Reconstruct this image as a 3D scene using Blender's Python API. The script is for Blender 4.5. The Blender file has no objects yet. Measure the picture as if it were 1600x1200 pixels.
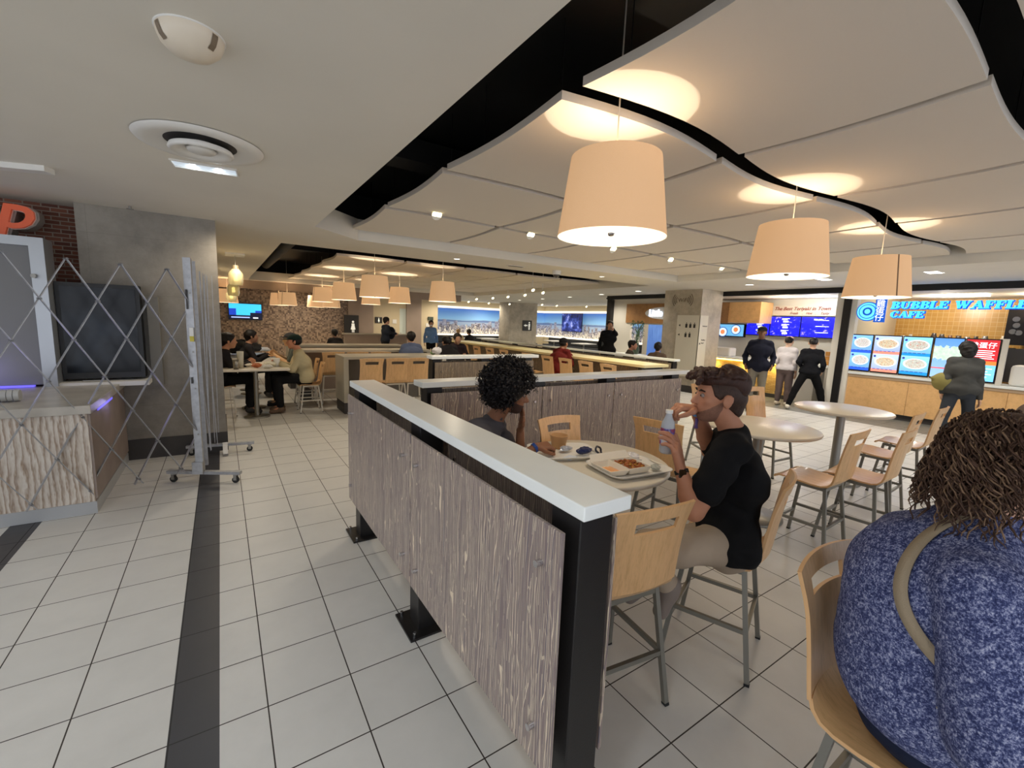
import bpy, bmesh, math, random
import numpy as np
from mathutils import Vector, Matrix
PI = math.pi
random.seed(4)
RNG = np.random.default_rng(7)
S = bpy.context.scene
COL = S.collection
# ------------------------------------------------------------------ camera
YAW, PITCH, ROLL, FPX, EYE = 0.5866, 0.1407, 0.0385, 686.1, 1.699
def cam_axes():
    cy, sy, cp, sp = math.cos(YAW), math.sin(YAW), math.cos(PITCH), math.sin(PITCH)
    f = Vector((sy*cp, cy*cp, -sp)); r = Vector((cy, -sy, 0)); u = r.cross(f)
    c, s = math.cos(ROLL), math.sin(ROLL)
    return c*r + s*u, -s*r + c*u, f
CR, CU, CF = cam_axes()
cam = bpy.data.objects.new('camera', bpy.data.cameras.new('camera'))
COL.objects.link(cam); S.camera = cam
cam.matrix_world = Matrix(((CR.x, CU.x, -CF.x, 0), (CR.y, CU.y, -CF.y, 0), (CR.z, CU.z, -CF.z, EYE), (0, 0, 0, 1)))
cam.data.sensor_width = 36; cam.data.lens = 36*FPX/1600; cam.data.clip_start = 0.05; cam.data.clip_end = 200
EYEP = Vector((0, 0, EYE))
def at(px, py, depth):
    'world point seen at that pixel, at that distance along the view axis'
    return EYEP + depth*(CF + (px-800)/FPX*CR - (py-600)/FPX*CU)
# ------------------------------------------------------------------ world, exposure
S.view_settings.view_transform = 'Standard'; S.view_settings.look = 'None'
S.view_settings.gamma = 1; S.view_settings.use_curve_mapping = False
S.view_settings.exposure = 0.6
W = bpy.data.worlds.new('world'); S.world = W; W.use_nodes = True
W.node_tree.nodes['Background'].inputs[0].default_value = (0.90, 0.95, 1.06, 1)
W.node_tree.nodes['Background'].inputs[1].default_value = 1.15
S.cycles.use_denoising = True
S.cycles.max_bounces = 8; S.cycles.diffuse_bounces = 6; S.cycles.glossy_bounces = 3
S.cycles.transmission_bounces = 4; S.cycles.transparent_max_bounces = 6
S.cycles.caustics_reflective = False; S.cycles.caustics_refractive = False
S.cycles.sample_clamp_indirect = 3.0
WARM, WHITE, COOL = (1, .80, .55), (1, .93, .82), (.86, .93, 1)
def lamp(kind, loc, power, color=WHITE, size=.05, angle=120, blend=.6, aim=(0, 0, -1), name='light'):
    d = bpy.data.lights.new(name, kind); d.energy = power; d.color = color
    d.shadow_soft_size = size
    if kind == 'SPOT': d.spot_size = math.radians(angle); d.spot_blend = blend
    o = bpy.data.objects.new(name, d); COL.objects.link(o); o.location = loc
    o.rotation_euler = Vector(aim).to_track_quat('-Z', 'Y').to_euler()
    return o
# ceiling downlights: (x, y, power, colour); the fitting of each is built further down
DOWN = [(11.8,17.4,30,WHITE),(11.57,15.3,30,WHITE),(11.2,13.1,30,WHITE),(10.7,10.9,30,WHITE),(10.2,8.9,30,WHITE),
        (9.9,5.48,34,WHITE),(9.6,3.9,34,WHITE),(9.4,2.3,34,WHITE),(9.3,.6,34,WHITE)]
for x, y, p, c in DOWN:
    lamp('SPOT', (x, y, 2.70), p*2.3, c, .06, 150, .7, name='downlight_or_fill_beam')
CORR_FILL = [(-.35,.4,55,COOL),(-.3,-1.6,55,COOL),(-2.4,1.6,50,COOL),(-2.2,-1,50,COOL),(-1.3,2.2,44,COOL),(-2.6,4.0,40,COOL),(1.9,-1.6,26,WHITE),(4.6,-1.5,26,WHITE)]  # added unseen aisle lights that brighten the near floor and ceiling
for x, y, p, c in CORR_FILL:
    lamp('SPOT', (x, y, 2.69), p*.52, c, .12, 150, .8, name='downlight_or_fill_beam')
for x, y, p in ((-.10,4.06,9),(.03,4.10,9)):
    lamp('SPOT', (x, y, 2.72), p, COOL, .03, 140, .7, name='downlight_or_fill_beam')
BACK_FILL = [(2.6,18,30),(6.5,17.8,40),(.3,13.4,26),(.35,9.3,22),(3.4,6.95,26),(6.8,6.95,26),(.25,6.0,12),(8.6,18.5,40),(15,20,60),(12.5,21,50),(15.6,17,60),(13.6,13.5,50),(14.2,10,40)]  # fill spots added to brighten the deep area; most have no fitting
for x, y, p in BACK_FILL:
    lamp('SPOT', (x, y, 2.68), p*2.3, (1, .87, .68), .1, 165, .7, name='downlight_or_fill_beam')
for x, y, p, c in ((12.3,5.0,18,COOL),(12.2,5.8,14,WARM),(13.0,2.9,28,WHITE),(12.2,9.6,40,WHITE),(12.9,1.6,20,WARM)):
    lamp('POINT', (x, y, 2.4), p*1.1, c, .12, name='kitchen_lamp_light')
# ------------------------------------------------------------------ materials
def lin(c):
    return tuple((v/255/12.92 if v/255 <= .04045 else ((v/255+.055)/1.055)**2.4) for v in c)
class NT:
    def __init__(s, m): s.m = m; s.t = m.node_tree; s.n = s.t.nodes; s.l = s.t.links
    def new(s, typ, **kw):
        n = s.n.new(typ)
        for k, v in kw.items(): setattr(n, k, v)
        return n
    def inp(s, sock, v):
        if isinstance(v, bpy.types.NodeSocket): s.l.new(v, sock)
        elif v is not None: sock.default_value = v
    def math(s, op, a, b=None, c=None):
        n = s.new('ShaderNodeMath', operation=op)
        for i, v in enumerate((a, b, c)):
            if v is not None: s.inp(n.inputs[i], v)
        return n.outputs[0]
    def mix(s, f, a, b):
        n = s.new('ShaderNodeMix', data_type='RGBA')
        s.inp(n.inputs[0], f)
        for i, v in ((6, a), (7, b)):
            s.inp(n.inputs[i], v if isinstance(v, bpy.types.NodeSocket) else (*v, 1))
        return n.outputs[2]
    def coord(s): return s.new('ShaderNodeTexCoord').outputs['Object']
    def xyz(s, v):
        n = s.new('ShaderNodeSeparateXYZ'); s.l.new(v, n.inputs[0]); return n.outputs
    def vec(s, x, y, z):
        n = s.new('ShaderNodeCombineXYZ')
        for i, v in enumerate((x, y, z)): s.inp(n.inputs[i], v)
        return n.outputs[0]
    def noise(s, vec, scale, detail=2, rough=.5):
        n = s.new('ShaderNodeTexNoise'); s.inp(n.inputs['Vector'], vec)
        n.inputs['Scale'].default_value = scale; n.inputs['Detail'].default_value = detail; n.inputs['Roughness'].default_value = rough
        return n.outputs[0]
    def ramp(s, f, stops):
        n = s.new('ShaderNodeValToRGB'); s.l.new(f, n.inputs[0]); cr = n.color_ramp
        while len(cr.elements) < len(stops): cr.elements.new(.5)
        for e, (p, c) in zip(cr.elements, stops): e.position = p; e.color = (*c, 1)
        return n.outputs[0]
    def bump(s, h, strength=.2, dist=.01):
        n = s.new('ShaderNodeBump'); s.l.new(h, n.inputs['Height'])
        n.inputs['Strength'].default_value = strength; n.inputs['Distance'].default_value = dist
        return n.outputs[0]
MATS = {}
def mat(name, rgb, rough=.5, metal=0, emit=None, es=1, var=0, vs=8, bump=0, bs=60, spec=.5, fn=None, trans=0, ior=1.45, coat=0):
    if name in MATS: return MATS[name]
    m = bpy.data.materials.new(name); m.use_nodes = True; MATS[name] = m
    t = NT(m); b = t.n['Principled BSDF']
    b.inputs['Base Color'].default_value = (*lin(rgb), 1); b.inputs['Roughness'].default_value = rough
    b.inputs['Metallic'].default_value = metal; b.inputs['Specular IOR Level'].default_value = spec
    if trans: b.inputs['Transmission Weight'].default_value = trans; b.inputs['IOR'].default_value = ior
    if coat: b.inputs['Coat Weight'].default_value = coat
    if emit is not None:
        b.inputs['Emission Color'].default_value = (*lin(emit), 1); b.inputs['Emission Strength'].default_value = es
    if var:
        c = t.coord(); nz = t.noise(c, vs, 3)
        lo = tuple(v*(1-var) for v in lin(rgb)); hi = tuple(min(1, v*(1+var)) for v in lin(rgb))
        t.l.new(t.ramp(nz, [(.3, lo), (.7, hi)]), b.inputs['Base Color'])
    if bump:
        t.l.new(t.bump(t.noise(t.coord(), bs, 2), bump, .003), b.inputs['Normal'])
    if fn: fn(t, b)
    return m
TL = .345                                   # tile pitch
TX0, TY0 = .2826*TL, .7006*TL
def grout(t, w=.0045):
    c = t.coord(); x, y, z = t.xyz(c)
    fx = t.math('FRACT', t.math('DIVIDE', t.math('SUBTRACT', x, TX0-50*TL), TL))
    fy = t.math('FRACT', t.math('DIVIDE', t.math('SUBTRACT', y, TY0-50*TL), TL))
    w /= TL
    dx = t.math('MINIMUM', fx, t.math('SUBTRACT', 1, fx)); dy = t.math('MINIMUM', fy, t.math('SUBTRACT', 1, fy))
    g = t.math('LESS_THAN', t.math('MINIMUM', dx, dy), w*.62)
    ix = t.math('FLOOR', t.math('DIVIDE', t.math('SUBTRACT', x, TX0-50*TL), TL))
    iy = t.math('FLOOR', t.math('DIVIDE', t.math('SUBTRACT', y, TY0-50*TL), TL))
    wn = t.new('ShaderNodeTexWhiteNoise'); t.l.new(t.vec(ix, iy, 0), wn.inputs['Vector'])
    return c, g, wn.outputs['Value']
def tile_fn(base, gro, amp=.06):
    def fn(t, b):
        c, g, wn = grout(t)
        nz = t.noise(c, 3.5, 6, .65)
        col = t.mix(nz, tuple(v*(1-amp*2.2) for v in lin(base)), tuple(min(1, v*(1+amp*2.0)) for v in lin(base)))
        col2 = t.mix(t.math('MULTIPLY', wn, .25), col, tuple(v*.86 for v in lin(base)))
        t.l.new(t.mix(g, col2, lin(gro)), b.inputs['Base Color'])
        t.l.new(t.math('ADD', t.math('MULTIPLY', g, .4), t.math('ADD', .3, t.math('MULTIPLY', t.noise(c, 9, 3), .16))), b.inputs['Roughness'])
        t.l.new(t.bump(t.math('SUBTRACT', 1, g), .35, .002), b.inputs['Normal'])
    return fn
M_tile = mat('floor_tile', (208, 206, 201), .4, fn=tile_fn((208, 206, 201), (52, 44, 38)))
M_tiledark = mat('floor_tile_dark', (62, 62, 66), .42, fn=tile_fn((62, 62, 66), (46, 44, 44), .05))
M_tilegrey = mat('floor_tile_grey', (128, 128, 122), .4, fn=tile_fn((128, 128, 122), (80, 78, 72), .05))
M_dry = mat('drywall_paint', (224, 219, 207), .85, var=.03, vs=1.2)
M_void = mat('ceiling_void_paint', (20, 19, 19), .7, var=.25, vs=3)
M_cpanel = mat('acoustic_panel_fabric', (222, 213, 200), .9, bump=.25, bs=260)
M_blackmetal = mat('black_metal', (30, 28, 28), .38, .2, bump=.1, bs=200)
M_chrome = mat('polished_chrome', (215, 215, 218), .18, 1)
M_steel = mat('brushed_steel', (150, 148, 142), .38, .85)
M_chairmetal = mat('chair_leg_metal', (134, 132, 124), .42, .7)
M_whitemetal = mat('pale_chair_metal', (214, 208, 194), .4, .3)
M_gate = mat('galvanised_steel', (168, 169, 172), .42, .6, var=.12, vs=25)
M_cap = mat('solid_surface_cap', (240, 243, 240), .26, var=.015, vs=6)
M_tabletop = mat('cream_laminate', (222, 214, 198), .3)
M_rubber = mat('black_rubber', (20, 20, 20), .7)
M_white = mat('white_plastic', (228, 226, 220), .4)
M_glassdark = mat('black_glass', (8, 8, 9), .06, coat=.5)
def wood_fn(a, b_, sx=1., sy=14., rot=0):
    def fn(t, b):
        x, y, z = t.xyz(t.coord())
        v = t.vec(t.math('MULTIPLY', x, 16), t.math('MULTIPLY', y, 2.4), t.math('MULTIPLY', z, 2.4))
        n1 = t.noise(v, 3, 6, .7); n2 = t.noise(v, 14, 3, .6)
        f = t.math('ADD', t.math('MULTIPLY', n1, .7), t.math('MULTIPLY', n2, .3))
        t.l.new(t.ramp(f, [(.3, lin(a)), (.5, lin(b_)), (.75, lin(tuple(min(255, v*1.07) for v in b_)))]), b.inputs['Base Color'])
    return fn
M_maple = mat('maple_plywood', (212, 168, 116), .34, fn=wood_fn((196, 150, 98), (222, 178, 126)), coat=.15)
M_plyedge = mat('plywood_edge', (214, 170, 120), .5)
M_oak = mat('shopfront_oak', (216, 168, 110), .4, fn=wood_fn((208, 158, 100), (226, 180, 122)))
M_oakdark = mat('shopfront_walnut', (150, 108, 62), .5, fn=wood_fn((122, 84, 46), (158, 114, 66)))
def grass_fn(dark, light, lines=1.0):
    'resin panel: fine vertical reeds set in a mauve-grey sheet'
    def fn(t, b):
        x, y, z = t.xyz(t.coord())
        u = t.math('ADD', x, y)
        wob = t.math('MULTIPLY', t.noise(t.vec(t.math('MULTIPLY', u, 6), 0, t.math('MULTIPLY', z, 5)), 2.2, 2), .05)
        uu = t.math('ADD', u, wob)
        col = t.mix(t.noise(t.vec(t.math('MULTIPLY', uu, 60), 0, t.math('MULTIPLY', z, 1.5)), 1, 2), lin(dark), tuple(v*1.35 for v in lin(dark)))
        for i, (K, fz, amp, w, lc) in enumerate(((80, 1.3, .015, .17, light), (118, 1.9, .012, .18, tuple(v*.86 for v in light)), (71, .9, .022, .14, (100, 95, 104)), (49, 2.2, .020, .10, tuple(min(255, v*1.12) for v in light)), (96, 1.5, .026, .13, tuple(v*.95 for v in light)))):
            n = t.noise(t.vec(t.math('MULTIPLY', u, 5+i*2), 3.7*i, t.math('MULTIPLY', z, fz)), 1.0, 2, .5)
            fr = t.math('FRACT', t.math('MULTIPLY', t.math('ADD', t.math('ADD', u, 20), t.math('MULTIPLY', n, amp*6)), K))
            idn = t.noise(t.vec(t.math('MULTIPLY', t.math('FLOOR', t.math('MULTIPLY', t.math('ADD', t.math('ADD', u, 20), t.math('MULTIPLY', n, amp*6)), K)), 3.17), i*5.1, t.math('MULTIPLY', z, 1.8)), 1.0, 1)
            ln = t.math('MULTIPLY', t.math('LESS_THAN', fr, w*lines), t.math('GREATER_THAN', idn, .455))
            col = t.mix(t.math('MULTIPLY', ln, .85), col, lin(lc)); al = ln if i == 0 else t.math('MAXIMUM', al, ln)
        t.l.new(col, b.inputs['Base Color']); t.l.new(t.math('ADD', .78, t.math('MULTIPLY', al, .22)), b.inputs['Alpha'])
    return fn
M_reed = mat('reed_resin_panel', (128, 112, 108), .3, fn=grass_fn((136, 120, 118), (208, 192, 168)))
M_reedwarm = mat('reed_resin_panel_warm', (120, 104, 90), .35, fn=grass_fn((112, 98, 84), (172, 152, 122)))
def concrete_fn(base, px=1.2, pz=.61):
    def fn(t, b):
        c = t.coord(); x, y, z = t.xyz(c)
        n = t.ramp(t.noise(c, 2.4, 8, .72), [(.36, (0, 0, 0)), (.64, (1, 1, 1))])
        col = t.mix(n, tuple(v*.78 for v in lin(base)), tuple(v*1.18 for v in lin(base)))
        fz = t.math('FRACT', t.math('DIVIDE', z, pz)); fx = t.math('FRACT', t.math('DIVIDE', t.math('ADD', t.math('ADD', x, y), 50), px))
        g = t.math('LESS_THAN', t.math('MINIMUM', t.math('MULTIPLY', fz, pz), t.math('MULTIPLY', fx, px)), .003)
        t.l.new(t.mix(t.math('MULTIPLY', g, .6), col, tuple(v*.6 for v in lin(base))), b.inputs['Base Color'])
    return fn
M_conc = mat('concrete_tile', (140, 134, 124), .5, fn=concrete_fn((140, 134, 124)))
M_concwarm = mat('column_cladding', (178, 168, 150), .5, fn=concrete_fn((178, 168, 150), 3.0, 2.9))
M_base = mat('dark_baseboard', (58, 54, 52), .5)
def brick_fn(t, b):
    x, y, z = t.xyz(t.coord())
    n = t.new('ShaderNodeTexBrick'); t.l.new(t.vec(t.math('ADD', x, y), z, 0), n.inputs['Vector'])
    n.inputs['Scale'].default_value = 1; n.inputs['Brick Width'].default_value = .13; n.inputs['Row Height'].default_value = .042
    n.inputs['Mortar Size'].default_value = .005; n.inputs['Color1'].default_value = (*lin((138, 84, 62)), 1); n.inputs['Color2'].default_value = (*lin((98, 56, 44)), 1)
    n.inputs['Mortar'].default_value = (*lin((150, 138, 124)), 1)
    t.l.new(n.outputs[0], b.inputs['Base Color'])
M_brick = mat('red_brick', (120, 70, 52), .8, fn=brick_fn)
def mosaic_fn(c1, c2, size):
    def fn(t, b):
        x, y, z = t.xyz(t.coord())
        ix = t.math('FLOOR', t.math('DIVIDE', t.math('ADD', x, y), size)); iz = t.math('FLOOR', t.math('DIVIDE', z, size))
        wn = t.new('ShaderNodeTexWhiteNoise'); t.l.new(t.vec(ix, 0, iz), wn.inputs['Vector'])
        t.l.new(t.ramp(wn.outputs['Value'], [(0, lin(c1)), (1, lin(c2))]), b.inputs['Base Color'])
    return fn
M_mosaic = mat('brown_mosaic_tile', (110, 92, 76), .4, fn=mosaic_fn((88, 72, 62), (170, 150, 130), .055))
def ytile_fn(t, b):
    x, y, z = t.xyz(t.coord())
    n = t.new('ShaderNodeTexBrick'); t.l.new(t.vec(y, z, 0), n.inputs['Vector']); n.offset = 0
    n.inputs['Scale'].default_value = 1; n.inputs['Brick Width'].default_value = .1; n.inputs['Row Height'].default_value = .1
    n.inputs['Mortar Size'].default_value = .004; n.inputs['Color1'].default_value = (*lin((216, 168, 88)), 1); n.inputs['Color2'].default_value = (*lin((204, 156, 78)), 1)
    n.inputs['Mortar'].default_value = (*lin((228, 200, 140)), 1)
    t.l.new(n.outputs[0], b.inputs['Base Color'])
M_ytile = mat('yellow_wall_tile', (216, 170, 92), .3, fn=ytile_fn)
def wavewood_fn(t, b):
    x, y, z = t.xyz(t.coord())
    u = t.math('ADD', x, y)
    n = t.noise(t.vec(t.math('MULTIPLY', u, 9), 0, t.math('MULTIPLY', z, 1.5)), 1.3, 4, .7)
    f = t.math('FRACT', t.math('MULTIPLY', t.math('ADD', t.math('ADD', u, 20), t.math('MULTIPLY', n, .13)), 26))
    t.l.new(t.ramp(f, [(0, lin((148, 128, 112))), (.35, lin((196, 184, 170))), (.7, lin((214, 206, 196))), (1, lin((156, 132, 108)))]), b.inputs['Base Color'])
M_wavewood = mat('wavy_stone_laminate', (186, 172, 158), .35, fn=wavewood_fn)
M_cream = mat('cream_wall_paint', (202, 188, 158), .8)
M_mauve = mat('taupe_wall_panel', (150, 134, 122), .6, var=.05, vs=3)
def glow(name, rgb, s, base=None):
    return mat(name, base or rgb, .5, emit=rgb, es=s)
M_shade = mat('linen_lamp_shade', (200, 166, 134), .9, emit=(236, 186, 132), es=.33, bump=.5, bs=420)
M_diff = glow('lamp_diffuser', (255, 244, 220), 1.1)
M_shadein = glow('lamp_shade_lining', (255, 236, 205), .9)
M_down = glow('downlight_lens', (255, 248, 230), 3)
M_spot = glow('spot_lens', (255, 238, 180), 6)
# ------------------------------------------------------------------ mesh builder
class MB:
    def __init__(s): s.v = []; s.f = []; s.m = []; s.sm = []
    def add(s, vs, fs, m=0, smooth=False):
        o = len(s.v); s.v += [tuple(v) for v in vs]
        for f in fs: s.f.append(tuple(i+o for i in f)); s.m.append(m); s.sm.append(smooth)
        return s
    def box(s, x0, x1, y0, y1, z0, z1, m=0, M=None):
        vs = [Vector((x, y, z)) for x in (x0, x1) for y in (y0, y1) for z in (z0, z1)]
        if M: vs = [M @ v for v in vs]
        return s.add(vs, [(0,1,3,2),(4,6,7,5),(0,4,5,1),(2,3,7,6),(0,2,6,4),(1,5,7,3)], m)
    def bar(s, a, b, w, h, m=0, up=(0, 0, 1)):
        a, b = Vector(a), Vector(b); d = (b-a).normalized(); u = Vector(up)
        if abs(d.dot(u)) > .98: u = Vector((0, 1, 0))
        r = d.cross(u).normalized(); u = r.cross(d)
        vs = []
        for p in (a, b):
            for i, j in ((-1,-1),(1,-1),(1,1),(-1,1)): vs.append(p + r*i*w/2 + u*j*h/2)
        return s.add(vs, [(3,2,1,0),(4,5,6,7),(0,1,5,4),(1,2,6,5),(2,3,7,6),(3,0,4,7)], m)
    def cyl(s, a, b, r0, r1=None, n=16, m=0, smooth=True, caps=True):
        r1 = r0 if r1 is None else r1
        a, b = Vector(a), Vector(b); d = (b-a).normalized(); u = Vector((0, 0, 1)) if abs(d.z) < .9 else Vector((1, 0, 0))
        r = d.cross(u).normalized(); u = r.cross(d)
        vs = []
        for p, rad in ((a, r0), (b, r1)):
            for i in range(n): t = 2*PI*i/n; vs.append(p + (r*math.cos(t) + u*math.sin(t))*rad)
        s.add(vs, [(i, n+i, n+(i+1) % n, (i+1) % n) for i in range(n)], m, smooth)
        if caps: s.add(vs, [tuple(range(n)), tuple(range(2*n-1, n-1, -1))], m)
        return s
    def lathe(s, prof, c=(0, 0, 0), n=32, m=0, smooth=True):
        c = Vector(c); vs = []; k = len(prof)
        for r, z in prof:
            for i in range(n): t = 2*PI*i/n; vs.append(c + Vector((r*math.cos(t), r*math.sin(t), z)))
        return s.add(vs, [(j*n+i, j*n+(i+1) % n, (j+1)*n+(i+1) % n, (j+1)*n+i) for j in range(k-1) for i in range(n)], m, smooth)
    def ball(s, c, r, n=12, m=0, sc=(1, 1, 1), R=None):
        c = Vector(c); vs = []; k = n//2+1
        for j in range(k):
            ph = PI*j/(k-1)
            for i in range(n):
                t = 2*PI*i/n; v = Vector((r*sc[0]*math.sin(ph)*math.cos(t), r*sc[1]*math.sin(ph)*math.sin(t), r*sc[2]*math.cos(ph)))
                vs.append(c + (R @ v if R else v))
        return s.add(vs, [(j*n+i, (j+1)*n+i, (j+1)*n+(i+1) % n, j*n+(i+1) % n) for j in range(k-1) for i in range(n)], m, True)
    def tube(s, pts, r, n=6, m=0):
        pts = [Vector(p) for p in pts]; rs = r if isinstance(r, (list, tuple)) else [r]*len(pts); vs = []
        u = Vector((0, 0, 1))
        for i, p in enumerate(pts):
            d = (pts[min(i+1, len(pts)-1)] - pts[max(i-1, 0)])
            d = d.normalized() if d.length > 1e-9 else Vector((0, 0, 1))
            a = d.cross(u)
            if a.length < .05: a = d.cross(Vector((1, 0, 0)))
            a.normalize(); b = a.cross(d)
            for k in range(n): t = 2*PI*k/n; vs.append(p + (a*math.cos(t) + b*math.sin(t))*rs[i])
        L = len(pts)
        fs = [(j*n+i, j*n+(i+1) % n, (j+1)*n+(i+1) % n, (j+1)*n+i) for j in range(L-1) for i in range(n)]
        s.add(vs, fs + [tuple(range(n-1, -1, -1)), tuple(range((L-1)*n, L*n))], m, True)
        return s
    def prism(s, poly, z0, z1, m=0, M=None):
        n = len(poly); vs = [Vector((x, y, z0)) for x, y in poly] + [Vector((x, y, z1)) for x, y in poly]
        if M: vs = [M @ v for v in vs]
        return s.add(vs, [tuple(range(n-1, -1, -1)), tuple(range(n, 2*n))] + [(i, (i+1) % n, n+(i+1) % n, n+i) for i in range(n)], m)
    def build(s, name, mats, parent=None, bevel=0, M=None, seg=2):
        me = bpy.data.meshes.new(name)
        vs = [tuple(M @ Vector(v)) for v in s.v] if M else s.v
        me.from_pydata(vs, [], s.f)
        for m in (mats if isinstance(mats, (list, tuple)) else [mats]): me.materials.append(m)
        me.polygons.foreach_set('material_index', s.m); me.polygons.foreach_set('use_smooth', s.sm)
        me.update(); me.validate()
        o = bpy.data.objects.new(name, me); COL.objects.link(o)
        if parent: o.parent = parent
        if bevel:
            b = o.modifiers.new('bevel', 'BEVEL'); b.width = bevel; b.segments = seg; b.limit_method = 'ANGLE'
        return o
def tag(o, label=None, cat=None, group=None, kind=None):
    if label: o['label'] = label
    if cat: o['category'] = cat
    if group: o['group'] = group
    if kind: o['kind'] = kind
    return o
def empty(name, loc=(0, 0, 0), rz=0, label=None, cat=None, group=None):
    o = bpy.data.objects.new(name, None); COL.objects.link(o); o.location = loc; o.rotation_euler = (0, 0, rz)
    o.empty_display_size = .1
    return tag(o, label, cat, group)
KIDS = {}
def copy_tree(o, parent=None):
    c = o.copy(); COL.objects.link(c)
    if parent: c.parent = parent
    for ch in list(o.children): copy_tree(ch, c)
    return c
def struct(o): return tag(o, kind='structure')
def text(name, body, size, material, parent, M, extrude=.004, shear=0, offset=0, align='LEFT', space=1, sx=1):
    cu = bpy.data.curves.new(name, 'FONT'); cu.body = body; cu.size = size; cu.extrude = extrude; cu.shear = shear
    cu.offset = offset; cu.align_x = align; cu.align_y = 'BOTTOM_BASELINE'; cu.space_character = space; cu.resolution_u = 3
    tmp = bpy.data.objects.new(name, cu); COL.objects.link(tmp)
    dg = bpy.context.evaluated_depsgraph_get(); dg.update()
    me = bpy.data.meshes.new_from_object(tmp.evaluated_get(dg)); bpy.data.objects.remove(tmp)
    me.materials.clear(); me.materials.append(material)
    me.transform(M @ Matrix.Diagonal((sx, 1, 1, 1)))
    o = bpy.data.objects.new(name, me); COL.objects.link(o)
    if parent: o.parent = parent
    return o
def facing_x(x, y, z):   # text plane read from -x side: text runs towards -y
    return Matrix(((0, 0, -1, x), (-1, 0, 0, y), (0, 1, 0, z), (0, 0, 0, 1)))
def facing_y(x, y, z):   # read from the -y side: text runs towards +x
    return Matrix(((1, 0, 0, x), (0, 0, -1, y), (0, 1, 0, z), (0, 0, 0, 1)))
ORD = ['first', 'second', 'third', 'fourth', 'fifth', 'sixth', 'seventh', 'eighth', 'ninth', 'tenth', 'eleventh', 'twelfth']
def own(o, parent):
    'parent a part modelled in world coordinates to an Empty that has a place of its own'
    o.parent = parent
    if parent.parent is None and parent.type == 'EMPTY':
        o.matrix_parent_inverse = (Matrix.Translation(parent.location) @ Matrix.Rotation(parent.rotation_euler.z, 4, 'Z')).inverted()
    return o
CZ, VZ = 2.72, 3.42
# ------------------------------------------------------------------ room shell
b = MB()
for x0, x1, m in ((-7, -1.42, 0), (-1.42, -1.245, 1), (-1.245, -.252, 0), (-.252, -.079, 1), (-.079, 10.36, 0), (10.36, 19, 2)):
    b.box(x0, x1, -5, 25, -.1, 0, m)
struct(b.build('floor', [M_tile, M_tiledark, M_tilegrey]))
b = MB()
R1 = (.98, 8.55, -3.2, 6.37); R2 = (.8, 9.0, 7.5, 16.7)
for x0, x1, y0, y1 in ((-7, .8, -5, 16.7), (.8, .98, -5, 7.5), (.98, 8.55, 6.37, 7.5), (8.55, 11.38, -5, 7.5), (9, 11.38, 7.5, 16.7),
                       (-7, 19, 16.7, 25), (11.38, 19, 11.3, 16.7), (.98, 8.55, -5, -3.2)):
    b.box(x0, x1, y0, y1, CZ, CZ+.07)
b.prism([(.98, 5.78), (1.62, 6.37), (.98, 6.37)], CZ, CZ+.07)
for x0, x1, y0, y1 in (R1, R2):            # upstands of the two openings
    b.box(x0-.04, x0, y0, y1, CZ+.07, 2.84); b.box(x1, x1+.04, y0, y1, CZ+.07, 3.0)
    b.box(x0, x1, y1, y1+.04, CZ+.07, 3.0); b.box(x0, x1, y0-.04, y0, CZ+.07, 2.84)
b.box(0, .87, .0, .04, CZ+.07, 3.0, M=Matrix.Translation((.98, 5.78, 0)) @ Matrix.Rotation(math.atan2(.59, .64), 4, 'Z'))
struct(b.build('ceiling', M_dry))
b = MB()
for x0, x1, y0, y1 in (R1, R2):
    b.box(x0-.5, x1+.5, y0-.5, y1+.5, VZ, VZ+.1)
    b.box(x0-.5, x0-.45, y0-.5, y1+.5, CZ+.07, VZ); b.box(x1+.45, x1+.5, y0-.5, y1+.5, CZ+.07, VZ)
    b.box(x0-.5, x1+.5, y0-.5, y0-.45, CZ+.07, VZ); b.box(x0-.5, x1+.5, y1+.45, y1+.5, CZ+.07, VZ)
struct(b.build('ceiling_void', M_void))
# black ducts in the ceiling void
tag(MB().cyl((1.28, -3, 3.22), (1.28, 6.7, 3.22), .13, n=20).build('air_duct', M_void), 'round black duct in the dark gap left of the near wavy ceiling panels', 'duct')
tag(MB().bar((.6, 4.4, 3.28), (8.9, 4.4, 3.28), .3, .2).build('air_duct', M_void), 'flat black duct crossing above the near wavy ceiling panels', 'duct')
tag(MB().cyl((1.3, 7.6, 3.22), (1.3, 16.5, 3.22), .13, n=16).build('air_duct', M_void), 'round black duct in the far ceiling opening beyond the drywall beam', 'duct')
tag(MB().bar((.9, 11.8, 3.28), (8.9, 11.8, 3.28), .3, .2).build('air_duct', M_void), 'flat black duct crossing the far ceiling opening', 'duct')
# concrete clad column at left with dark baseboard
struct(MB().box(-1.18, 0, 6.3, 7.4, 0, CZ).build('wall_left_column', M_conc))
struct(MB().box(-1.20, .012, 6.285, 7.41, 0, .23).build('baseboard_left_column', M_base))
struct(MB().box(-7, -1.18, 6.62, 6.8, 0, CZ).build('wall_left_brick', M_brick))
struct(MB().box(-.3, -.06, 7.41, 19.5, 0, CZ).build('wall_left_corridor', M_cream))
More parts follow.
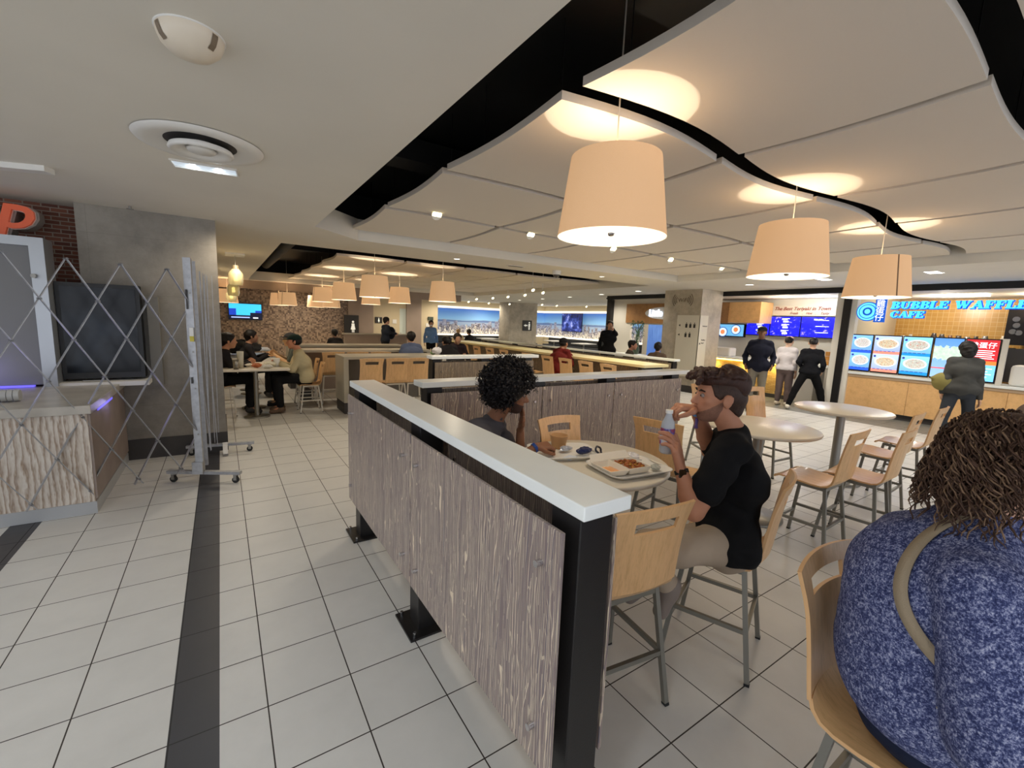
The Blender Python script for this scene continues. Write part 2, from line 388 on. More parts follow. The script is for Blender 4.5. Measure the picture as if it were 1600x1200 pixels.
# back wall
struct(MB().box(-.3, 4.5, 19.5, 19.7, 0, CZ).build('wall_back_mosaic', M_mosaic))
struct(MB().box(4.5, 5.55, 19.4, 19.7, 0, CZ).build('wall_back_taupe', M_mauve))
struct(MB().box(5.55, 6.75, 19.5, 19.7, 0, CZ).build('wall_back_cream', M_cream))
struct(MB().box(7.05, 7.75, 19.42, 19.7, 0, CZ).build('wall_back_taupe_pier', M_mauve))
struct(MB().box(6.75, 7.05, 19.5, 19.7, 2.1, CZ).build('wall_back_over_door', M_cream))
struct(MB().box(7.75, 8.6, 19.5, 19.7, 0, CZ).build('wall_back_cream_right', M_cream))
struct(MB().box(8.45, 8.6, 19.7, 22.4, 0, CZ).build('wall_back_return', M_cream))
d = struct(MB().box(6.75, 7.05, 19.52, 19.56, 0, 2.1).build('door_1', mat('pale_door_paint', (196, 206, 200), .4)))
tag(MB().cyl((6.79, 19.5, 1.0), (6.79, 19.44, 1.0), .02, n=8).build('door_handle', M_chrome, d))
# bulkhead over the far left seating
struct(MB().box(-.06, 8.6, 17.1, 17.2, 2.45, CZ).build('trim_1', M_mauve))
def mural_fn(t, b):
    x, y, z = t.xyz(t.coord())
    u = t.math('SUBTRACT', x, y); v = t.math('DIVIDE', t.math('SUBTRACT', z, .95), 1.35)
    sky = t.ramp(v, [(.40, lin((150, 176, 190))), (.62, lin((120, 166, 206))), (1, lin((52, 98, 178)))])
    mt = t.math('LESS_THAN', v, t.math('ADD', .46, t.math('MULTIPLY', t.noise(t.vec(t.math('MULTIPLY', u, .5), 0, 0), 1, 3), .17)))
    col = t.mix(mt, sky, lin((92, 112, 150)))
    col = t.mix(t.math('LESS_THAN', v, .47), col, lin((140, 158, 180)))
    for i, (w, base, amp, c1, c2) in enumerate(((.22, .32, .40, (96, 98, 122), (160, 160, 172)), (.15, .22, .40, (56, 52, 70), (170, 164, 164)), (.10, .12, .34, (72, 64, 66), (226, 218, 204)))):
        iu = t.math('FLOOR', t.math('DIVIDE', u, w))
        wn = t.new('ShaderNodeTexWhiteNoise'); t.l.new(t.vec(iu, i, 0), wn.inputs['Vector'])
        big = t.noise(t.vec(t.math('MULTIPLY', u, .45), i, 3), 1, 2)
        h = t.math('ADD', base-.12, t.math('MULTIPLY', t.math('MULTIPLY', wn.outputs['Value'], big), amp*1.9))
        w2 = t.new('ShaderNodeTexWhiteNoise'); t.l.new(t.vec(t.math('FLOOR', t.math('DIVIDE', u, w*.33)), i, t.math('FLOOR', t.math('MULTIPLY', v, 22))), w2.inputs['Vector'])
        col = t.mix(t.math('LESS_THAN', v, h), col, t.mix(w2.outputs['Value'], lin(c1), lin(c2)))
    t.l.new(col, b.inputs['Base Color']); t.l.new(col, b.inputs['Emission Color']); b.inputs['Emission Strength'].default_value = .42
M_mural = mat('backlit_city_mural', (120, 140, 170), .4, fn=mural_fn)
M_cove = glow('cove_light_strip', (255, 250, 236), .8)
M_bench = mat('dark_bench_vinyl', (38, 40, 42), .45)
for nm, x0, x1, y0, y1, lab in (('a', 8.6, 17, 22.2, 22.3, 'left'), ('b', 17, 17.1, 11.3, 22.3, 'right')):
    struct(MB().box(x0, x1, y0, y1, 0, CZ).build('wall_back_mural_'+lab, M_cream))
    dx, dy = (0, -.03) if nm == 'a' else (-.03, 0)
    b = MB()
    if nm == 'a': b.box(x0+.05, x1, y0-.04, y0, .95, 2.3)
    else: b.box(x0-.04, x0, y0, y1, .95, 2.3)
    tag(b.build('city_mural', M_mural), {'a': 'backlit city skyline mural left of the far column with the restroom sign', 'b': 'backlit city skyline mural behind the wall television, right of the far column'}[nm], 'mural')
    b = MB()
    if nm == 'a': b.box(x0+.05, x1, y0-.16, y0-.04, 2.32, 2.42); b.box(x0+.05, x1, y0-.2, y0-.04, .85, .93)
    else: b.box(x0-.16, x0-.04, y0, y1-.3, 2.32, 2.42); b.box(x0-.2, x0-.04, y0, y1-.3, .85, .93)
    tag(b.build('cove_light', M_cove), 'glowing strip along the edges of the %s skyline mural' % {'a': 'left', 'b': 'right'}[nm], 'light')
    e = empty('bench', (x0+1 if nm == 'a' else x0-.5, y0-.5, 0), 0, 'dark upholstered wall bench below the %s skyline mural' % {'a': 'left', 'b': 'right'}[nm], 'bench')
    if nm == 'a':
        own(MB().box(x0+.2, x1-1, y0-.75, y0-.2, 0, .46).build('seat', M_bench, bevel=.02), e); own(MB().box(x0+.2, x1-1, y0-.3, y0-.18, .46, .84).build('backrest', M_bench, bevel=.03), e)
    else:
        own(MB().box(x0-.75, x0-.2, y0+.5, y1-1, 0, .46).build('seat', M_bench, bevel=.02), e); own(MB().box(x0-.3, x0-.18, y0+.5, y1-1, .46, .84).build('backrest', M_bench, bevel=.03), e)
# ------------------------------------------------------------------ acoustic panels
def wave_panel(x0, x1, y0, y1, i, j, z=2.85, th=.045, ax=.06, ay=.10):
    'panel with two bowed sides: neighbours bow together so the gap between rows snakes along'
    n = 10; P = []
    sx = 1 if i % 2 == 0 else -1; sy = 1 if j % 2 == 0 else -1
    by0, by1 = (a*(-sx) for a in (ay if isinstance(ay, tuple) else (ay, ay)))   # bow of the y edges alternates from column to column
    bx = ax
    bow = lambda t: math.sin(PI*t)
    for k in range(n): t = k/n; P.append((x0+(x1-x0)*t, y0+by0*bow(t)))
    for k in range(n): t = k/n; P.append((x1+bx*bow(t), y0+(y1-y0)*t))
    for k in range(n): t = k/n; P.append((x1-(x1-x0)*t, y1+by1*bow(t)))
    for k in range(n): t = k/n; P.append((x0+bx*bow(t), y1-(y1-y0)*t))
    cx, cy = (x0+x1)/2, (y0+y1)/2
    b = MB().prism([(p[0]-cx, p[1]-cy) for p in P], 0, th)
    o = b.build('ceiling_panel', M_cpanel); o.location = (cx, cy, z)
    for sx_ in (-1, 1):
        for sy_ in (-1, 1):
            MB().cyl((sx_*.5, sy_*.45, th), (sx_*.5, sy_*.45, VZ-z), .004, n=6).build('hanger_wire', M_blackmetal, o)
    return o
ROWS1 = [(-.87, .50), (.64, 1.78), (1.94, 3.33), (3.42, 4.80), (4.90, 6.33)]
rn = ['near opening, nearest row', 'near opening, row just before the big lamps', 'near opening, row just past the big lamps', 'near opening, fourth row', 'near opening, row before the drywall beam']
for j, (y0, y1) in enumerate(ROWS1):
    for i in range(5):
        x0 = 1.53+1.45*i; x1 = min(x0+1.38, 8.5)
        if j == 0: x0 += .04*0
        o = wave_panel(x0, x1, y0, y1, i, j, ax=.045, ay=[(.03, .03), (.03, .075), (.075, .03), (.03, .03), (.03, .02)][j])
        tag(o, 'wavy white ceiling panel, %s, %s from the left' % (rn[j], ORD[i]), 'ceiling panel', 'wavy ceiling panels of the near opening')
rn2 = ['nearest row', 'second row', 'third row', 'fourth row', 'farthest row']
for j in range(5):
    for i in range(5):
        x0 = 1.95+1.42*i; y0 = 9.2+1.5*j
        if j == 0: y0 = 8.35
        o = wave_panel(x0, x0+1.36, 9.2+1.5*j+(.08 if j == 0 else 0), 9.2+1.5*j+1.42, i, j, ay=.05)
        tag(o, 'wavy white ceiling panel of the far opening, %s, %s from the left' % (rn2[j], ORD[i]), 'ceiling panel', 'wavy ceiling panels of the far opening')
# ------------------------------------------------------------------ pendant lamps
def make_pendant(power=30):
    e = empty('pendant_lamp')
    z0, z1, rb, rt = 2.08, 2.50, .30, .245
    b = MB().lathe([(rb, z0), (rt, z1)], n=48, m=0)
    b.lathe([(rt-.008, z1), (rb-.008, z0)], n=48, m=1); b.lathe([(rb-.008, z0), (rb, z0)], n=48, m=1); b.lathe([(rt, z1), (rt-.008, z1)], n=48, m=0)
    b.build('lamp_shade', [M_shade, M_shadein], e)
    s = MB().bar((rb-.001, 0, z0), (rt-.001, 0, z1), .012, .006, up=(1, 0, 0)); s.build('shade_seam', mat('shade_seam', (140, 112, 88), .9), e.children[0])
    d = MB().lathe([(0, z0+.025), (rb-.035, z0+.025), (rb-.035, z0+.035), (0, z0+.035)], n=40).build('diffuser', M_diff, e)
    MB().lathe([(0, z0+.005), (.016, z0+.01), (.02, z0+.024)], n=16).build('finial', M_chrome, d)
    b = MB().tube([(0, 0, 2.36), (0, 0, 2.7), (.004, 0, 2.9), (0, 0, VZ+.13)], .0045); b.cyl((0, 0, 2.33), (0, 0, 2.36), .02)
    b.cyl((0, 0, VZ-.08), (0, 0, VZ+.13), .004, n=6); b.bar((-.28, 0, 2.15), (.28, 0, 2.15), .006, .006); b.bar((0, -.28, 2.15), (0, .28, 2.15), .006, .006); b.tube([(0, 0, 2.15), (0, 0, 2.37)], .004)
    b.build('cord', mat('cord_white', (226, 220, 208), .5), e)
    return e
def pend_light(x, y, z=2.31, p=11, rt=.245):
    lamp('SPOT', (x, y, 2.19+(.08 if y < 4 else 0)), p*(1.15 if y < 4 else 1.9), (1, .86, .66), .012, 74, .10, aim=(0, 0, 1), name='pendant_up_light')
    lamp('SPOT', (x, y, 2.07), p*(.55 if y < 4 else 1.2), (1, .86, .66), .2, 140, .7, name='pendant_down_light')
pend = make_pendant()
PENDS = [(1.86, 1.85, 'large linen drum pendant lamp nearest the viewer, over the diners', 14), (3.98, 1.90, 'linen drum pendant lamp, second of the big row, in front of the teriyaki shop', 14), (5.95, 1.90, 'linen drum pendant lamp with a side seam, in front of the blue waffle sign', 14),
         (2.62, 9.05, 'biggest and lowest looking lamp of the far cluster, with a bright oval above it', 13), (4.10, 9.05, 'drum lamp standing alone at the right of the far cluster', 13),
         (2.62, 11.7, 'far drum lamp just left of and behind the biggest of the far cluster', 12), (4.08, 11.8, 'far drum lamp half behind the biggest of the far cluster, on its right', 12),
         (2.62, 14.5, 'far drum lamp at the left of the far cluster', 11), (1.9, 16.6, 'front one of the two overlapping drum lamps before the mosaic wall', 9), (1.75, 17.6, 'rear one of the two overlapping drum lamps before the mosaic wall', 9),
         (.22, 16.8, 'far drum lamp beside the blue television screen', 9), (3.35, 16.9, 'small far drum lamp low between two bigger ones, left of the taupe wall', 9), (4.1, 14.6, 'far drum lamp hanging directly below the biggest of the far cluster', 10), (3.0, 18.0, 'smallest far drum lamp, half hidden by its neighbour in front of the mosaic wall', 9)]
for i, (x, y, lab, p) in enumerate(PENDS):
    o = pend if i == 0 else copy_tree(pend)
    o.location = (x, y, [.11, .08, .03][i] if i < 3 else 0 if y < 16 else -.12)
    if i == 2: o.rotation_euler.z = R_ = math.radians(-128)
    elif i < 2: o.rotation_euler.z = math.radians(60)
    else: o.rotation_euler.z = .5*i
    tag(o, lab, 'lamp', 'linen drum pendant lamps'); pend_light(x, y, p=p)
# ------------------------------------------------------------------ ceiling fittings
def downlight(x, y, lab, sq=False, z=CZ, r=.085, grp='recessed downlights'):
    e = empty('ceiling_downlight', (x, y, z), 0, lab, 'light', grp)
    if sq: MB().box(-.16, .16, -.08, .08, -.004, .0).build('lens', M_down, e); MB().box(-.18, .18, -.1, .1, -.003, .01).build('trim_ring', M_white, e)
    else:
        MB().lathe([(0, -.003), (r, -.003), (r, .004)], n=24).build('lens', M_down, e); MB().lathe([(r, -.006), (r+.018, -.006), (r+.02, .002)], n=24).build('trim_ring', M_white, e)
nm = ['the farthest', 'second farthest', 'third farthest', 'fourth farthest', 'fifth farthest, left of the grey column', 'first one right of the grey column', 'one partly behind the second big lamp', 'bright wide one above the waffle sign', 'nearest, outside right']
for k, (x, y, p, c) in enumerate(DOWN):
    downlight(x, y, 'recessed downlight in the ceiling band before the shops, '+nm[k], sq=(k in (6, 7)))
cn = 0
for k_, x_ in enumerate((3.4, 6.8)): downlight(x_, 6.95, 'small downlight in the drywall beam between the two ceiling openings, '+('left one', 'right one')[k_], r=.05)
for x, y, p, c in CORR_FILL: cn += 1; downlight(x, y, 'added unseen aisle downlight above or behind the viewer, %s of the row' % ORD[cn-1], sq=False, grp='added aisle downlights')
# round air diffuser
e = empty('air_diffuser', (-.05, 3.52, CZ), 0, 'large round white ceiling air diffuser above the tiled aisle', 'air vent')
MB().lathe([(.34, -.004), (.328, -.018), (.28, -.026), (.20, -.006), (.19, -.003)], n=48).build('outer_cone', M_white, e)
MB().lathe([(0, -.0015), (.215, -.0015)], n=40).build('throat', mat('vent_throat_dark', (60, 58, 58), .6), e)
MB().lathe([(.165, -.03), (.172, -.05), (.155, -.06), (.085, -.03), (.08, -.002)], n=40).build('inner_cone', M_white, e)
MB().lathe([(.0, -.05), (.07, -.05), (.08, -.038), (.04, -.01)], n=32).build('centre_disc', M_white, e)
# recessed two-lamp slot
e = empty('ceiling_downlight', (-.04, 4.05, CZ), math.radians(-6), 'rectangular recessed fitting with two small bulbs beside the round air diffuser', 'light')
b = MB(); b.box(-.19, .19, -.075, .075, -.002, .0)
b.build('reflector', mat('cool_reflector', (226, 234, 240), .25, emit=(200, 220, 236), es=.35), e)
b = MB(); b.box(-.20, .20, -.085, -.075, -.012, 0); b.box(-.20, .20, .075, .085, -.012, 0); b.box(-.20, -.19, -.075, .075, -.012, 0); b.box(.19, .20, -.075, .075, -.012, 0); b.build('frame', M_white, e)
for s in (-.08, .08): MB().lathe([(0, -.014), (.02, -.014), (.02, 0)], c=(s, .03, 0), n=16).build('bulb', glow('cool_bulb', (240, 246, 255), 14), e)
# dome beacon
e = empty('emergency_beacon', (-.045, 2.2, CZ), .2, 'cream half-dome fitting with two dark slots on the ceiling, top left', 'alarm')
MB().lathe([(.108, 0), (.107, -.018), (.096, -.046), (.070, -.070), (.038, -.082), (0, -.086)], n=40).build('dome', mat('cream_dome', (222, 210, 190), .35), e)
MB().lathe([(.112, 0), (.112, -.004), (.105, -.005)], n=40).build('collar', M_white, e)
for s in (-1, 1):
    b = MB()
    pr_ = [(.1075, -.010), (.107, -.018), (.1015, -.034), (.096, -.046), (.083, -.060)]; Mz = Matrix.Rotation(s*.95-.35, 4, 'Z')
    vs = [Mz @ Vector((q*.012, -rr_*1.012, zz)) for rr_, zz in pr_ for q in (-1, 1)]
    b.add(vs, [(2*i, 2*i+1, 2*i+3, 2*i+2) for i in range(4)])
    b.build('slot', mat('slot_brown', (120, 104, 84), .6), e)
b = MB(); b.cyl((0, 0, 0), (0, 0, -.03), .012, n=10); b.lathe([(.03, -.032), (.032, -.028), (0, -.026)], n=14)
o = b.build('sprinkler_head', M_steel); o.location = (-.72, 6.1, CZ); tag(o, 'small sprinkler head on the ceiling above the concrete column', 'sprinkler')
b = MB(); b.bar((-2.9, 5.62, CZ-.02), (-1.03, 4.89, CZ-.02), .10, .04)
tag(b.build('ceiling_rail', M_white), 'white rail fixed to the ceiling at the upper left', 'rail')
# security dome camera on the drywall beam
e = empty('security_camera', (5.55, 6.92, CZ), 0, 'clear dome security camera under the drywall beam', 'camera')
MB().lathe([(.085, 0), (.085, -.07), (.07, -.075)], n=24).build('housing', M_white, e); MB().ball((0, 0, -.075), .068, 16, sc=(1, 1, .9)).build('dome', mat('smoked_dome', (120, 118, 112), .1, trans=.5), e)
b = MB(); b.box(-.18, .18, -.05, .05, -.008, 0); b.box(-.15, .15, -.03, .03, -.012, -.004, 1)
o = b.build('ceiling_grille', [M_white, M_base]); o.location = (4.6, 6.95, CZ); tag(o, 'small dark slotted grille in the drywall beam', 'air vent')
# adjustable spots on the panel seams
spots = [(2.04, 4.70, 'leftmost'), (3.44, 4.88, 'second from left'), (4.96, 4.88, 'one just below the biggest lamp'), (6.40, 4.95, 'fourth from left'), (7.9, 4.95, 'rightmost')]
for x, y, lab in spots:
    lamp('SPOT', (x, y-.05, 2.79), 30, (1, .90, .74), .04, 120, .7, name='seam_spot_light')
    e = empty('track_spotlight', (x, y, 2.84), 0, 'small bright spotlight in the seam between near ceiling panels, '+lab, 'light', 'seam spotlights')
    b = MB().cyl((0, 0, .0), (.0, .0, .25), .012, n=8); b.cyl((0, .01, .0), (0, -.01, -.012), .05, .058, 16); b.build('housing', M_white, e)
    MB().cyl((0, -.011, -.013), (0, -.013, -.015), .054, n=16).build('lens', M_spot, e)
far = [(9.0, 16.5), (8.9, 15.0), (8.7, 13.6), (8.4, 12.1), (8.0, 10.6), (7.2, 10.0), (6.0, 13.0), (10.2, 19.5), (11.4, 19.6), (12.4, 19.2), (13.2, 17.5), (14.2, 17.6), (15.2, 16.5), (14.8, 14.6), (16.0, 15.2), (15.4, 13.2)]
tb = MB()
for k, (x, y) in enumerate(far):
    e = empty('track_spotlight', (x, y, 2.70), 0, 'tiny bright ceiling spotlight over the far seating, %s from the near end' % (ORD[k] if k < 12 else str(k+1)+'th'), 'light', 'far track spotlights')
    b = MB().cyl((0, 0, .72 if y < 16.7 and x < 9 else .02), (0, 0, -.07), .012, n=6); b.cyl((0, .02, -.07), (0, -.03, -.12), .04, .05, 10); b.build('housing', M_white, e)
    MB().cyl((0, -.031, -.121), (0, -.036, -.126), .046, n=10).build('lens', M_spot, e)
# ------------------------------------------------------------------ partitions
def partition(name_loc, M, L, posts, label, H=1.2, wd=.19, reed=None, zb=.30, group=None, so=0):
    'local x runs along the partition, y across it; M places it'
    reed = reed or M_reed
    e = empty('partition', M.translation, 0, label, 'partition', group)
    A = lambda o: own(o, e)
    A(MB().box(0, L, -wd/2, wd/2, H-.045, H).build('cap', M_cap, bevel=.004, M=M))
    for p in posts:
        po = A(MB().box(p-.066, p+.066, -wd/2+.012, -wd/2+.142, 0, H-.045).build('post', M_blackmetal, bevel=.004, M=M))
        y0 = -wd/2+.077
        own(MB().box(p-.125, p+.125, y0-.13, y0+.13, 0, .012).build('base_plate', M_blackmetal, M=M), po)
        for sx in (-1, 1):
            for sy in (-1, 1):
                own(MB().cyl((p+sx*.1, y0+sy*.1, .012), (p+sx*.1, y0+sy*.1, .034), .009, n=8).build('anchor_bolt', M_chrome, M=M), po)
    yo = (-wd/2-.035, -wd/2+.175)
    for side, y in enumerate(yo):
        for a, c in zip(posts[:-1], posts[1:]):
            x0, x1 = a+(.004+so if a != posts[0] else -.05), c-(.004-so if c != posts[-1] else -.05)
            pn = A(MB().box(x0, x1, y-.006, y+.006, zb, H-.085).build('panel', reed, bevel=.002, M=M))
            s = -1 if side == 0 else 1
            for xx in (x0+.09, x1-.09):
                for zz in (zb+.13, H-.085-.13):
                    bb = MB().cyl((xx, y+s*.006, zz), (xx, y+s*.028, zz), .011, n=14); bb.cyl((xx, y-s*.02, zz), (xx, y-s*.004, zz), .008, n=10)
                    own(bb.build('standoff_bolt', M_chrome, M=M), pn)
    return e
# near one runs along +y; its open face looks to -x
def partition_y(x, y0, L, posts, label, **kw):
    # rotate +90: local x -> +y, local y -> -x ; mirror so that posts sit on the -x side
    M = Matrix.Translation((x, y0+L, 0)) @ Matrix.Rotation(-PI/2, 4, 'Z')
    return partition(None, M, L, [L-p for p in posts][::-1], label, **kw)
partition_y(.91, .84, 2.66, [.09, 1.30, 2.50], 'long low partition with white cap and reed panels nearest the viewer, running down the aisle', so=.07)
MX = lambda x, y: Matrix.Translation((x, y, 0))
partition(None, MX(1.30, 3.32), 3.42, [.11, 1.16, 2.10, 3.17], 'low partition with white cap standing crosswise behind the two diners')
partition(None, MX(2.36, 5.62), 1.80, [.08, .84, 1.62], 'farther crosswise partition with white cap, seen behind the curly haired diner', reed=M_reedwarm)
partition_y(7.95, 5.75, 8.2, [.1, 2.1, 4.1, 6.1, 8.1], 'long partition beyond the glowing bar table, beside the seated diners', H=1.05, reed=M_reedwarm)
# ------------------------------------------------------------------ chairs
def make_chair(metal, name='dining_chair'):
    'facing +y, standing on the floor, origin under the seat centre'
    e = empty(name)
    W2, TH = .195, .012
    def shell(path, nm, u0=-1, slot=None, wfun=None, curve=None):
        vs = []; fs = []; nu = 14; k = len(path)
        for s in (0, 1):
            for j, (y, z, ny, nz) in enumerate(path):
                w = wfun(j/(k-1)) if wfun else W2
                for i in range(nu+1):
                    u = -1+2*i/nu; c = curve(j/(k-1), u) if curve else (0, 0)
                    vs.append((u*w, y+c[0]+(ny*TH if s else 0), z+c[1]+(nz*TH if s else 0)))
        def idx(s, j, i): return s*k*(nu+1)+j*(nu+1)+i
        def cell(j, i): return 0 <= j < k-1 and 0 <= i < nu and not (slot and slot[0] <= j < slot[1] and slot[2] <= i < slot[3])
        top, side = [], []
        for j in range(k-1):
            for i in range(nu):
                if not cell(j, i): continue
                a = [idx(0, j, i), idx(0, j, i+1), idx(0, j+1, i+1), idx(0, j+1, i)]; q = [idx(1, j, i), idx(1, j, i+1), idx(1, j+1, i+1), idx(1, j+1, i)]
                top.append(tuple(a)); top.append(tuple(q[::-1]))
                for (dj, di, p0, p1) in ((-1, 0, 0, 1), (0, 1, 1, 2), (1, 0, 2, 3), (0, -1, 3, 0)):
                    if not cell(j+dj, i+di): side.append((a[p1], a[p0], q[p0], q[p1]))
        b = MB(); b.add(vs, top, 0, True); n0 = len(b.v); b.add(vs, side, 1, False)
        return b.build(nm, [M_maple, M_plyedge], e)
    # seat path, front lip to the bend at the rear
    P = []
    for y, z in ((.215, .545), (.205, .562), (.17, .572), (.10, .574), (.02, .568), (-.06, .562), (-.12, .564), (-.155, .575), (-.175, .597), (-.184, .625)): P.append((y, z))
    def nrm(P):
        out = []
        for i in range(len(P)):
            a, c = P[max(0, i-1)], P[min(len(P)-1, i+1)]; dy, dz = c[0]-a[0], c[1]-a[1]; L = math.hypot(dy, dz)
            out.append((P[i][0], P[i][1], dz/L, -dy/L))
        return out
    def nrm2(P): return [(y, z, -ny, -nz) for y, z, ny, nz in nrm(P)]
    bendc = lambda t, u: (0, 0)
    shell(nrm2(P), 'seat', wfun=lambda t: .19+.008*math.sin(PI*t), curve=lambda t, u: (-.03*(1-u*u)*max(0, (t-.7)/.3)**2, .006*u*u))
    B = [(-.184, .625), (-.190, .66), (-.197, .71), (-.205, .77), (-.214, .83), (-.221, .872), (-.226, .895), (-.233, .925), (-.238, .945), (-.245, .972), (-.252, 1.0)]
    shell(nrm2(B), 'backrest', slot=(6, 8, 3, 11), wfun=lambda t: .197-.012*math.sin(PI*t)+.006*t, curve=lambda t, u: (-.03*(1-u*u), .010*(1-u*u)*t))
    ft = {}
    for sx in (-1, 1):
        for sy in (-1, 1):
            a = Vector((sx*.155, sy*.135+.0, .55)); c = Vector((sx*.205, sy*.205, .012)); ft[sx, sy] = (a, c)
            l = MB().bar(a, c, .022, .022).build('leg', metal, e)
            MB().bar(c, c+(c-a).normalized()*.014, .024, .024).build('rubber_foot', M_rubber, l)
    def on(sx, sy, z):
        a, c = ft[sx, sy]; t = (a.z-z)/(a.z-c.z); return a.lerp(c, t)
    b = MB()
    for s in (-1, 1): b.bar(on(s, -1, .538), on(s, 1, .538), .018, .024)
    for s in (-1, 1): b.bar(on(-1, s, .538), on(1, s, .538), .018, .024)
    b.build('seat_frame', metal, e)
    for s in (-1, 1): MB().bar(on(s, -1, .25), on(s, 1, .25), .018, .022).build('stretcher', metal, e)
    MB().bar(on(-1, 1, .20), on(1, 1, .20), .018, .024).build('stretcher', metal, e); MB().bar(on(-1, -1, .25), on(1, -1, .25), .018, .022).build('stretcher', metal, e)
    return e
chairA = make_chair(M_chairmetal); chairB = make_chair(M_whitemetal)
used = set()
def chair(x, y, deg, lab, src=None, grp=None, sc=1):
    src = src or chairA
    if src.name in used: o = copy_tree(src)
    else: o = src; used.add(src.name)
    o.location = (x, y, 0); o.rotation_euler = (0, 0, math.radians(deg)); o.scale = (sc, sc, sc)
    for k in ('label', 'category', 'group'):
        if k in o: del o[k]
    return tag(o, lab, 'chair', grp or 'maple dining chairs')
chair(1.44, 1.30, -8, 'empty maple chair beside the end post of the near partition, slotted back to the viewer')
chair(2.165, 1.195, 21, 'maple chair the man in the black t-shirt sits on')
chair(2.10, 2.24, 180, 'maple chair pushed in at the far side of the food table, against the crosswise partition')
chair(1.40, 2.62, -128, 'maple chair under the curly haired diner in grey')
chair(2.98, 2.15, -78, 'maple chair behind the black t-shirt man, facing the middle round table')
chair(3.88, 1.46, 2, 'empty maple chair at the front of the middle round table')
chair(4.32, 1.30, 4, 'empty maple chair just right of the middle table, blue reflection on its seat')
chair(5.36, 1.50, 3, 'empty maple chair before the far round table, left one of the close pair')
chair(6.12, 1.50, 3, 'empty maple chair before the far round table, right one of the close pair')
chair(5.52, 2.60, 176, 'maple chair behind the far tables, in front of the navy jacketed man')
chair(5.05, 3.06, 150, 'maple chair just past the right end of the crosswise partition')
chair(1.60, .27, 180, 'maple chair at the lower right carrying the person in the blue heather sweater')
for k, x in enumerate((2.08, 2.52, 2.90)):
    chair(x, 7.62, 0, 'maple bar chair with pale frame at the grey bar table, %s from the left' % ORD[k], chairB, 'chairs at the grey bar table')
for k, x in enumerate((1.75, 2.2, 2.65)):
    chair(x, 9.0, 0, 'maple chair half hidden behind the grey bar table, %s from the left' % ORD[k], chairB, 'chairs behind the grey bar table')
for k, y in enumerate((8.2, 7.45, 6.85, 6.25, 5.65, 9.2, 9.9, 10.6, 11.3)):
    chair(6.08, y, -90, 'maple chair along the glowing bar table, %s from the near end' % ['fifth', 'below the red jacket, fourth', 'third', 'second', 'first', 'sixth', 'seventh', 'eighth', 'ninth'][k], chairB, 'chairs along the glowing bar table')
chair(4.55, 9.32, 170, 'maple chair under the dark clad diner behind the one hunched in black', chairB, 'chairs behind the grey bar table')
chair(1.26, 8.32, 90, 'chair with pale legs under the person in the beige jacket', chairB, 'chairs at the far left table', .86)
chair(1.30, 9.05, 90, 'chair with pale legs under the person in the grey-green top', chairB, 'chairs at the far left table', .86)
chair(-.02, 8.5, -90, 'chair at the left end of the far left table, mostly behind the concrete column', chairB, 'chairs at the far left table', .86)
# ------------------------------------------------------------------ round tables
def make_table():
    e = empty('round_table')
    MB().lathe([(0, .822), (.455, .822), (.468, .828), (.475, .838), (.472, .850), (.462, .855), (0, .855)], n=64).build('tabletop', M_tabletop, e)
    b = MB().cyl((0, 0, .03), (0, 0, .80), .045, n=24); b.lathe([(0, .80), (.16, .80), (.16, .822)], n=20); b.build('pole', M_steel, e)
    MB().lathe([(0, 0), (.27, 0), (.27, .012), (.06, .035), (0, .035)], n=36).build('base', M_steel, e)
    return e
tb0 = make_table()
for k, (x, y, lab) in enumerate(((1.92, 1.95, 'round cream table holding the two trays of food'), (4.05, 2.0, 'empty round cream table in the middle, right behind the man in the black t-shirt'), (5.95, 2.05, 'empty round table farthest right, blue light reflected on its top'))):
    o = tb0 if k == 0 else copy_tree(tb0); o.location = (x, y, 0); tag(o, lab, 'table', 'round cream tables')
# ------------------------------------------------------------------ bar tables
def bar_table(x0, x1, y0, y1, z, lab, top=M_cap, leg=M_mauve, ends='x'):
    e = empty('bar_table', ((x0+x1)/2, (y0+y1)/2, 0), 0, lab, 'table')
    own(MB().box(x0, x1, y0, y1, z-.05, z).build('tabletop', top, bevel=.004), e)
    if ends == 'x':
        for a in (x0, x1-.08):
            own(MB().box(a, a+.08, y0, y1, .20, z-.05).build('end_panel', top), e); own(MB().box(a+.01, a+.2, y0+.03, y1-.03, 0, .20).build('plinth', M_base), e)
        own(MB().box(x0+.08, x1-.08, (y0+y1)/2+.1, (y0+y1)/2+.13, .15, z-.05).build('back_panel', leg), e)
    else:
        for a in (y0, y1-.08):
            own(MB().box(x0+.05, x1-.05, a+.1, a+.18, 0, z-.05).build('end_panel', M_blackmetal), e)
        own(MB().box((x0+x1)/2+.1, (x0+x1)/2+.13, y0+.2, y1-.2, .15, z-.05).build('back_panel', leg), e)
    return e
M_greylam = mat('grey_stone_laminate', (168, 162, 146), .3)
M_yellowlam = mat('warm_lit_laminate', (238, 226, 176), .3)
bar_table(1.72, 3.62, 7.78, 8.45, 1.0, 'grey bar table with three maple chairs tucked against it', M_greylam, mat('grey_panel', (116, 112, 104), .6))
bar_table(1.25, 3.95, 9.35, 9.95, 1.0, 'narrow bar table behind the grey one, with the person in the blue hoodie', M_greylam)
bar_table(1.25, 3.9, 10.95, 11.5, 1.0, 'farthest of the three narrow bar tables on the left', M_greylam)
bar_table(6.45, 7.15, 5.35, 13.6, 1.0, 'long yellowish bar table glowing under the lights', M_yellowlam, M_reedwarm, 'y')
for k, (x, y) in enumerate(((6.6, 6.0), (6.6, 9.2), (6.6, 12.2))):
    lamp('SPOT', (x+.2, y, 2.70), 48, (1, .88, .55), .08, 90, .6, name='bar_spot')
